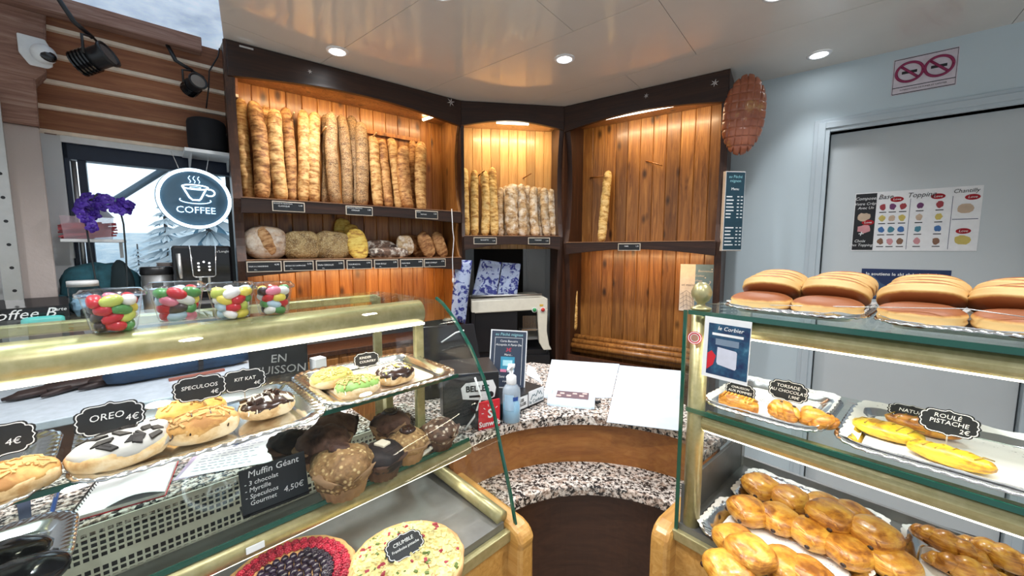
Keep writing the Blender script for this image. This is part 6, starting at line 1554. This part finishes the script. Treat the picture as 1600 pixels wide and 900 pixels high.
def croissant(x, y, z, rz, rx, label):
    global cr0
    M = RC.T(x, y, z, rz, rx)
    if cr0 is None: cr0 = croissant_mb().build('croissant', M_['puff'], smooth=True, M=M); o = cr0
    else: o = cr0.copy(); C.objects.link(o); o.matrix_world = M
    return tag(o, label, 'croissant', 'croissants on the deck')
zq = zd + .006
def cxy(px, py, z): a = onr(px, py, z); return a.x, a.y
for (px, py, dz, rz, rx, lab) in ((1478, 850, .012, -12, 0, 'glossy croissant with its dark tip toward the pains au chocolat, lying on top'), (1512, 893, .0, 10, 0, 'croissant lying below the front one at the frame edge'), (1572, 875, .012, -8, 0, 'croissant behind, cut by the frame edge'), (1540, 862, .0, 20, 0, 'croissant at the back edge of its doily')):
    x, y = cxy(px, py, zq + dz + .02); croissant(x, y, zq + dz, R(rz), R(rx), lab)
# ---- poster taped to the case front, round sticker on the pole
psx0, psx1 = RC.at(1099, 545, -.034).x, RC.at(1172, 545, -.034).x
z1, z0 = RC.at(1104, 494, -.034).z, RC.at(1104, 588, -.034).z
po = thing('poster', 'white-edged dark blue event poster taped to the front of the right case', 'poster', RC.T((psx0 + psx1) / 2, -.0345, (z0 + z1) / 2, 0, 0, R(1)))
w, h = (psx1 - psx0) / 2, (z1 - z0) / 2
MB().box(-w, w, -.0006, .0006, -h, h).build('paper_sheet', M_['white'], po)
m = N('night_print'); g_ = m.n('TexCoord').outputs['Object']; m.P(Base_Color=m.ramp(m.noise(g_, 40, 4), [(.35, (.008, .02, .08)), (.6, (.02, .09, .17)), (.75, (.07, .20, .30))]), Roughness=.35)
MB().box(-w * .80, w * .97, -.0010, -.0006, -h * .88, h * .80).build('blue_print', m.m, po)
MB().prism([(-w * .78, -.0012, -h * .75), (-w * .50, -.0012, -h * .55), (-w * .40, -.0012, -h * .25), (-w * .60, -.0012, -h * .1), (-w * .78, -.0012, -h * .2)], (0, .0002, 0)).build('red_shape', M_['red'], po)
MB().prism([(x * w, -.0012, z * h) for x, z in ((-.35, .05), (.45, .0), (.50, -.05), (.50, -.55), (.45, -.6), (-.30, -.52), (-.36, -.45))], (0, .0003, 0)).build('white_panel', plain('pale_lilac_panel', (.62, .64, .74), .5), po)
MB().box(-w * .62, w * .72, -.0012, -.0009, h * .42, h * .50).build('title_bar', M_['chalk'], po)
MB().box(-w * .45, w * .55, -.0012, -.0009, h * .12, h * .32).build('picture_band', plain('grey_blue_band', (.20, .27, .36), .5), po)
text('lettering', 'le Corbier', .012, M_['chalk'], po, T3(w * .15, -.0013, h * .66) @ UP, shear=.2)
sk = RC.w(.000, -.0265, RC.at(1086, 527, -.02).z)
ss = thing('round_sticker', 'round red and white sticker with a pale face on the gold pole', 'sticker', T3(*sk) @ RZ(RC.a + R(20)) @ Matrix.Scale(.9, 4))
MB().lathe([(0, 0), (.017, 0), (.017, .0012), (0, .0012)], 32, M=RX(R(90))).build('red_disc', M_['red'], ss)
MB().lathe([(.0155, .0013), (.0145, .0016), (.0135, .0013)], 32, cap=False, M=RX(R(90))).build('white_ring', M_['white'], ss)
MB().lathe([(0, .0014), (.009, .0014)], 24, M=RX(R(90))).build('pale_centre', plain('peach_centre', (.75, .42, .30), .5), ss)
MB().lathe([(.009, .0015), (.0105, .0017), (.0105, .0014)], 24, cap=False, M=RX(R(90))).build('white_ring', M_['white'], ss)
p = RC.at(1078, 505, -.03)
# ================================================================ posters, boards and signs on wall and door
def wal(px, py, y): return RW.at(px, py, y)
def wallposter(name, label, cat, px0, px1, py, zlo, zhi, y, mat):
    a, b = wal(px0, py, y), wal(px1, py, y); z0, z1 = wal((px0 + px1) / 2, zlo, y).z, wal((px0 + px1) / 2, zhi, y).z
    t = thing(name, label, cat, RW.T((a.x + b.x) / 2, y, (z0 + z1) / 2)); w, h = (b.x - a.x) / 2, (z1 - z0) / 2
    MB().box(-w, w, -.0008, 0, -h, h).build('sheet', mat, t); return t, w, h
mp, w, h = wallposter('menu_poster', 'crepe topping menu poster with a black side panel, taped to the grey door', 'poster', 1334, 1532, 340, 392, 296, .034, M_['white'])
def pb_(root, name, x0, x1, z0, z1, mat, w=None, h=None, y=-.0012): return MB().box(x0 * w, x1 * w, y, y + .0003, z0 * h, z1 * h).build(name, mat, root)
pb_(mp, 'black_panel', -.99, -.62, -.97, .97, M_['black'], w, h)
for body, x, z, s, mt_ in (('Base', -.47, .82, .22, M_['black']), ('Topping', .10, .82, .22, M_['black']), ('Chantilly', .76, .86, .17, M_['black']), ('Composez', -.80, .80, .15, M_['chalk']), ('Votre Crêpe', -.80, .62, .13, M_['chalk']), ('Avec Un', -.80, .48, .13, M_['chalk']), ('+', -.86, -.42, .3, M_['chalk']), ('Choix', -.86, -.66, .13, M_['chalk']), ('Des Toppings', -.82, -.80, .13, M_['chalk'])):
    text('lettering', body, s * h, mt_, mp, T3(x * w, -.0017, z * h) @ UP, shear=.25, sx=.9)
for x in (-.22, -.0, .47): pass
for x in (-.06, .58): pb_(mp, 'divider_line', x - .004, x + .004, -.95, .72, M_['navy'], w, h)
pb_(mp, 'divider_line', .60, .97, -.02, .0, M_['navy'], w, h)
for x, z in ((-.28, .72), (.36, .74), (.86, .66), (-.74, -.02), (.78, -.38)):
    MB().lathe([(0, .0), (.11 * w, 0)], 24, M=T3(x * w, -.0014, z * h) @ RX(R(90)) @ Matrix.Diagonal((1, .55, 1, 1))).build('red_oval', M_['red'], mp)
    text('lettering', 'Love', .10 * h, M_['chalk'], mp, T3(x * w, -.0018, z * h) @ UP, shear=.2)
pics = [('dark_red', (.35, .04, .05)), ('ochre', (.60, .48, .12)), ('blue', (.05, .16, .40)), ('brown', (.24, .12, .07)), ('purple', (.16, .04, .14)), ('tan', (.56, .42, .30)), ('teal', (.06, .22, .30)), ('pink', (.62, .28, .30))]
pm_ = [plain('print_' + n_, c_, .5) for n_, c_ in pics]
k = 0
for x in (-.50, -.34, -.17, .10, .40):
    for z in (.48, .10, -.28, -.68):
        MB().ell((x * w, -.0012, z * h), (.055 * w, .0006, .10 * h), 12, 6, lump_fn(k, .4)).build('food_picture', pm_[k % 8], mp)
        pb_(mp, 'caption', x - .06, x + .06, z - .19, z - .16, M_['black'], w, h); k += 1
for x, z, c in ((.78, .32, 5), (.78, -.66, 1), (-.82, .18, 5), (-.80, -.24, 7)):
    MB().ell((x * w, -.0013, z * h), (.11 * w, .0006, .14 * h), 14, 6, lump_fn(k + 3, .35)).build('food_picture', pm_[c], mp); k += 1
bn, w, h = wallposter('banner', 'blue banner reading Je soutiens le ski club du Corbier, low on the grey door', 'poster', 1345, 1485, 440, 470, 421, .034, M_['navy'])
text('lettering', 'Je soutiens le ski club du Corbier', .27 * h, M_['chalk'], bn, T3(.0, -.0012, .66 * h) @ UP, bold=.0004)
MB().prism([(-.98 * w, -.0012, -.9 * h), (-.98 * w, -.0012, .3 * h), (-.75 * w, -.0012, .65 * h), (-.5 * w, -.0012, .05 * h), (-.1 * w, -.0012, -.4 * h), (.4 * w, -.0012, -.2 * h), (.98 * w, -.0012, -.7 * h), (.98 * w, -.0012, -.9 * h)], (0, .0003, 0)).build('mountain_shape', plain('pale_navy', (.05, .10, .20), .5), bn)
ns_, w, h = wallposter('no_smoking_sign', 'white sign with two red prohibition circles above the door frame', 'sign', 1395, 1496, 113, 141, 84, -.001, plain('sign_white', (.66, .60, .66), .5))
fr_ = MB()
for x0, x1, z0, z1 in ((-.97, .97, .93, .97), (-.97, .97, -.97, -.93), (-.97, -.955, -.97, .97), (.955, .97, -.97, .97), (-.97, .97, -.62, -.58)): fr_.box(x0 * w, x1 * w, -.0013, -.0009, z0 * h, z1 * h)
fr_.build('thin_frame', M_['black'], ns_)
wine = plain('wine_red', (.28, .02, .09), .5)
for x in (-.46, .44):
    r = .52 * h
    MB().tube([(x * w + r * 1.05 * math.cos(R(a)), -.0016, .18 * h + r * math.sin(R(a))) for a in range(0, 361, 10)], .0065, 6).build('red_circle', wine, ns_, True)
    MB().tube([(x * w - r * .7, -.0016, .18 * h + r * .7), (x * w + r * .7, -.0016, .18 * h - r * .7)], .006, 6).build('red_bar', wine, ns_, True)
    MB().box(x * w - r * .6, x * w + r * .6, -.0014, -.001, .18 * h - .007, .18 * h + .007).build('cigarette' if x < 0 else 'vape', M_['black'], ns_)
text('lettering', 'INTERDICTION DE FUMER ET VAPOTER', .105 * h, M_['black'], ns_, T3(0, -.0012, -.77 * h) @ UP)
# slim menu board on the end of the right rack
x0 = RUL + .012
a = RU.w(RUL + .02, .03, 0); mbz0 = RU.at(1140, 392, .03).z; mbz1 = RU.at(1140, 268, .03).z
sb = thing('menu_board', 'slim dark teal price board headed au Peche mignon on the end of the rack', 'menu board', T3(a.x + .035, a.y, (mbz0 + mbz1) / 2) @ RZ(R(6)))
h = (mbz1 - mbz0) / 2; w = .062
MB().box(-w, w, -.012, .012, -h, h).build('panel', plain('bare_wood_edge', (.60, .48, .36), .6), sb)
MB().box(-w + .001, w, -.0140, -.012, -h + .004, h - .002).build('white_border', M_['white'], sb)
MB().box(-w + .003, w - .002, -.0148, -.0140, -h + .008, h - .006).build('teal_face', plain('dark_teal_print', (.012, .05, .075), .5), sb)
text('lettering', 'au Péché\nmignon', .024, M_['teal_text'], sb, T3(0, -.0153, h - .045) @ UP, shear=.1)
text('lettering', 'Menu', .022, M_['chalk'], sb, T3(0, -.0153, h - .105) @ UP)
r_ = random.Random(3)
for k in range(17):
    z = h - .15 - k * .0205
    if k in (7, 8): continue
    if z < -h + .03: break
    MB().box(-w + .010, -w + .010 + r_.uniform(.03, .06), -.0152, -.0148, z - .0035, z + .0035).build('menu_line', M_['chalk'], sb)
    for a_ in (w - .045, w - .022): MB().box(a_, a_ + .013, -.0152, -.0148, z - .003, z + .003).build('menu_price', M_['chalk'], sb)
# map poster on the right rack
ry = DEP - .016
a, b = RU.at(1062, 450, ry), RU.at(1117, 450, ry); z1, z0 = RU.at(1090, 413, ry).z, RU.at(1075, 486, ry).z
mpz = thing('map_poster', 'half cream half blue map poster pinned inside the nearly empty rack', 'poster', RU.T((a.x + b.x) / 2, ry, (z0 + z1) / 2)); w, h = (b.x - a.x) / 2, (z1 - z0) / 2
MB().box(-w, w, -.001, 0, -h, h).build('cream_sheet', plain('cream_sheet', (.95, .90, .84), .7), mpz)
MB().box(-w * .12, w, -.0016, -.001, -h, h).build('blue_half', plain('slate_blue_half', (.20, .36, .52), .6), mpz)
mb = MB(); gl = plain('grey_map_line', (.38, .34, .36), .7)
for a_ in range(4): mb.tube([(-w * .95, -.0018, -h * (.30 + .2 * a_)), (-w * .6, -.0018, -h * (.12 + .2 * a_)), (-w * .3, -.0018, -h * (.25 + .18 * a_)), (-w * .15, -.0018, -h * (.5 + .1 * a_))], .0012, 4)
for x in (-.8, -.6, -.4, -.25): mb.tube([(w * x, -.0018, -h * .2), (w * (x + .08), -.0018, -h * .9)], .001, 4)
mb.build('map_lines', gl, mpz)
for body, x, z, s, al in (('Bienvenue', .3, .72, .022, 'LEFT'), ('au Corbier', -.05, .52, .018, 'LEFT'), ('le village', -.05, .32, .02, 'LEFT')): text('lettering', body, s, M_['chalk'], mpz, T3(x * w - .03, -.002, z * h) @ UP, al, shear=.1)
text('lettering', 'et maintenant', .026, plain('grey_ink_dark', (.25, .24, .26), .7), mpz, T3(-.25 * w, -.0021, .12 * h) @ UP, shear=.2); text('question_mark', '?', .06, M_['chalk'], mpz, T3(.65 * w, -.0022, .18 * h) @ UP, shear=.2)
for k in range(6): MB().box(-.0 * w, .7 * w, -.0019, -.0016, (-.10 - .06 * k) * h, (-.08 - .06 * k) * h).build('text_line', M_['chalk'], mpz)
for x, z in ((.8, .8), (.45, .45), (.75, -.05), (.55, -.3)): MB().ell((x * w, -.0018, z * h), (.005, .0006, .005), 8, 4).build('snow_dot', M_['chalk'], mpz)
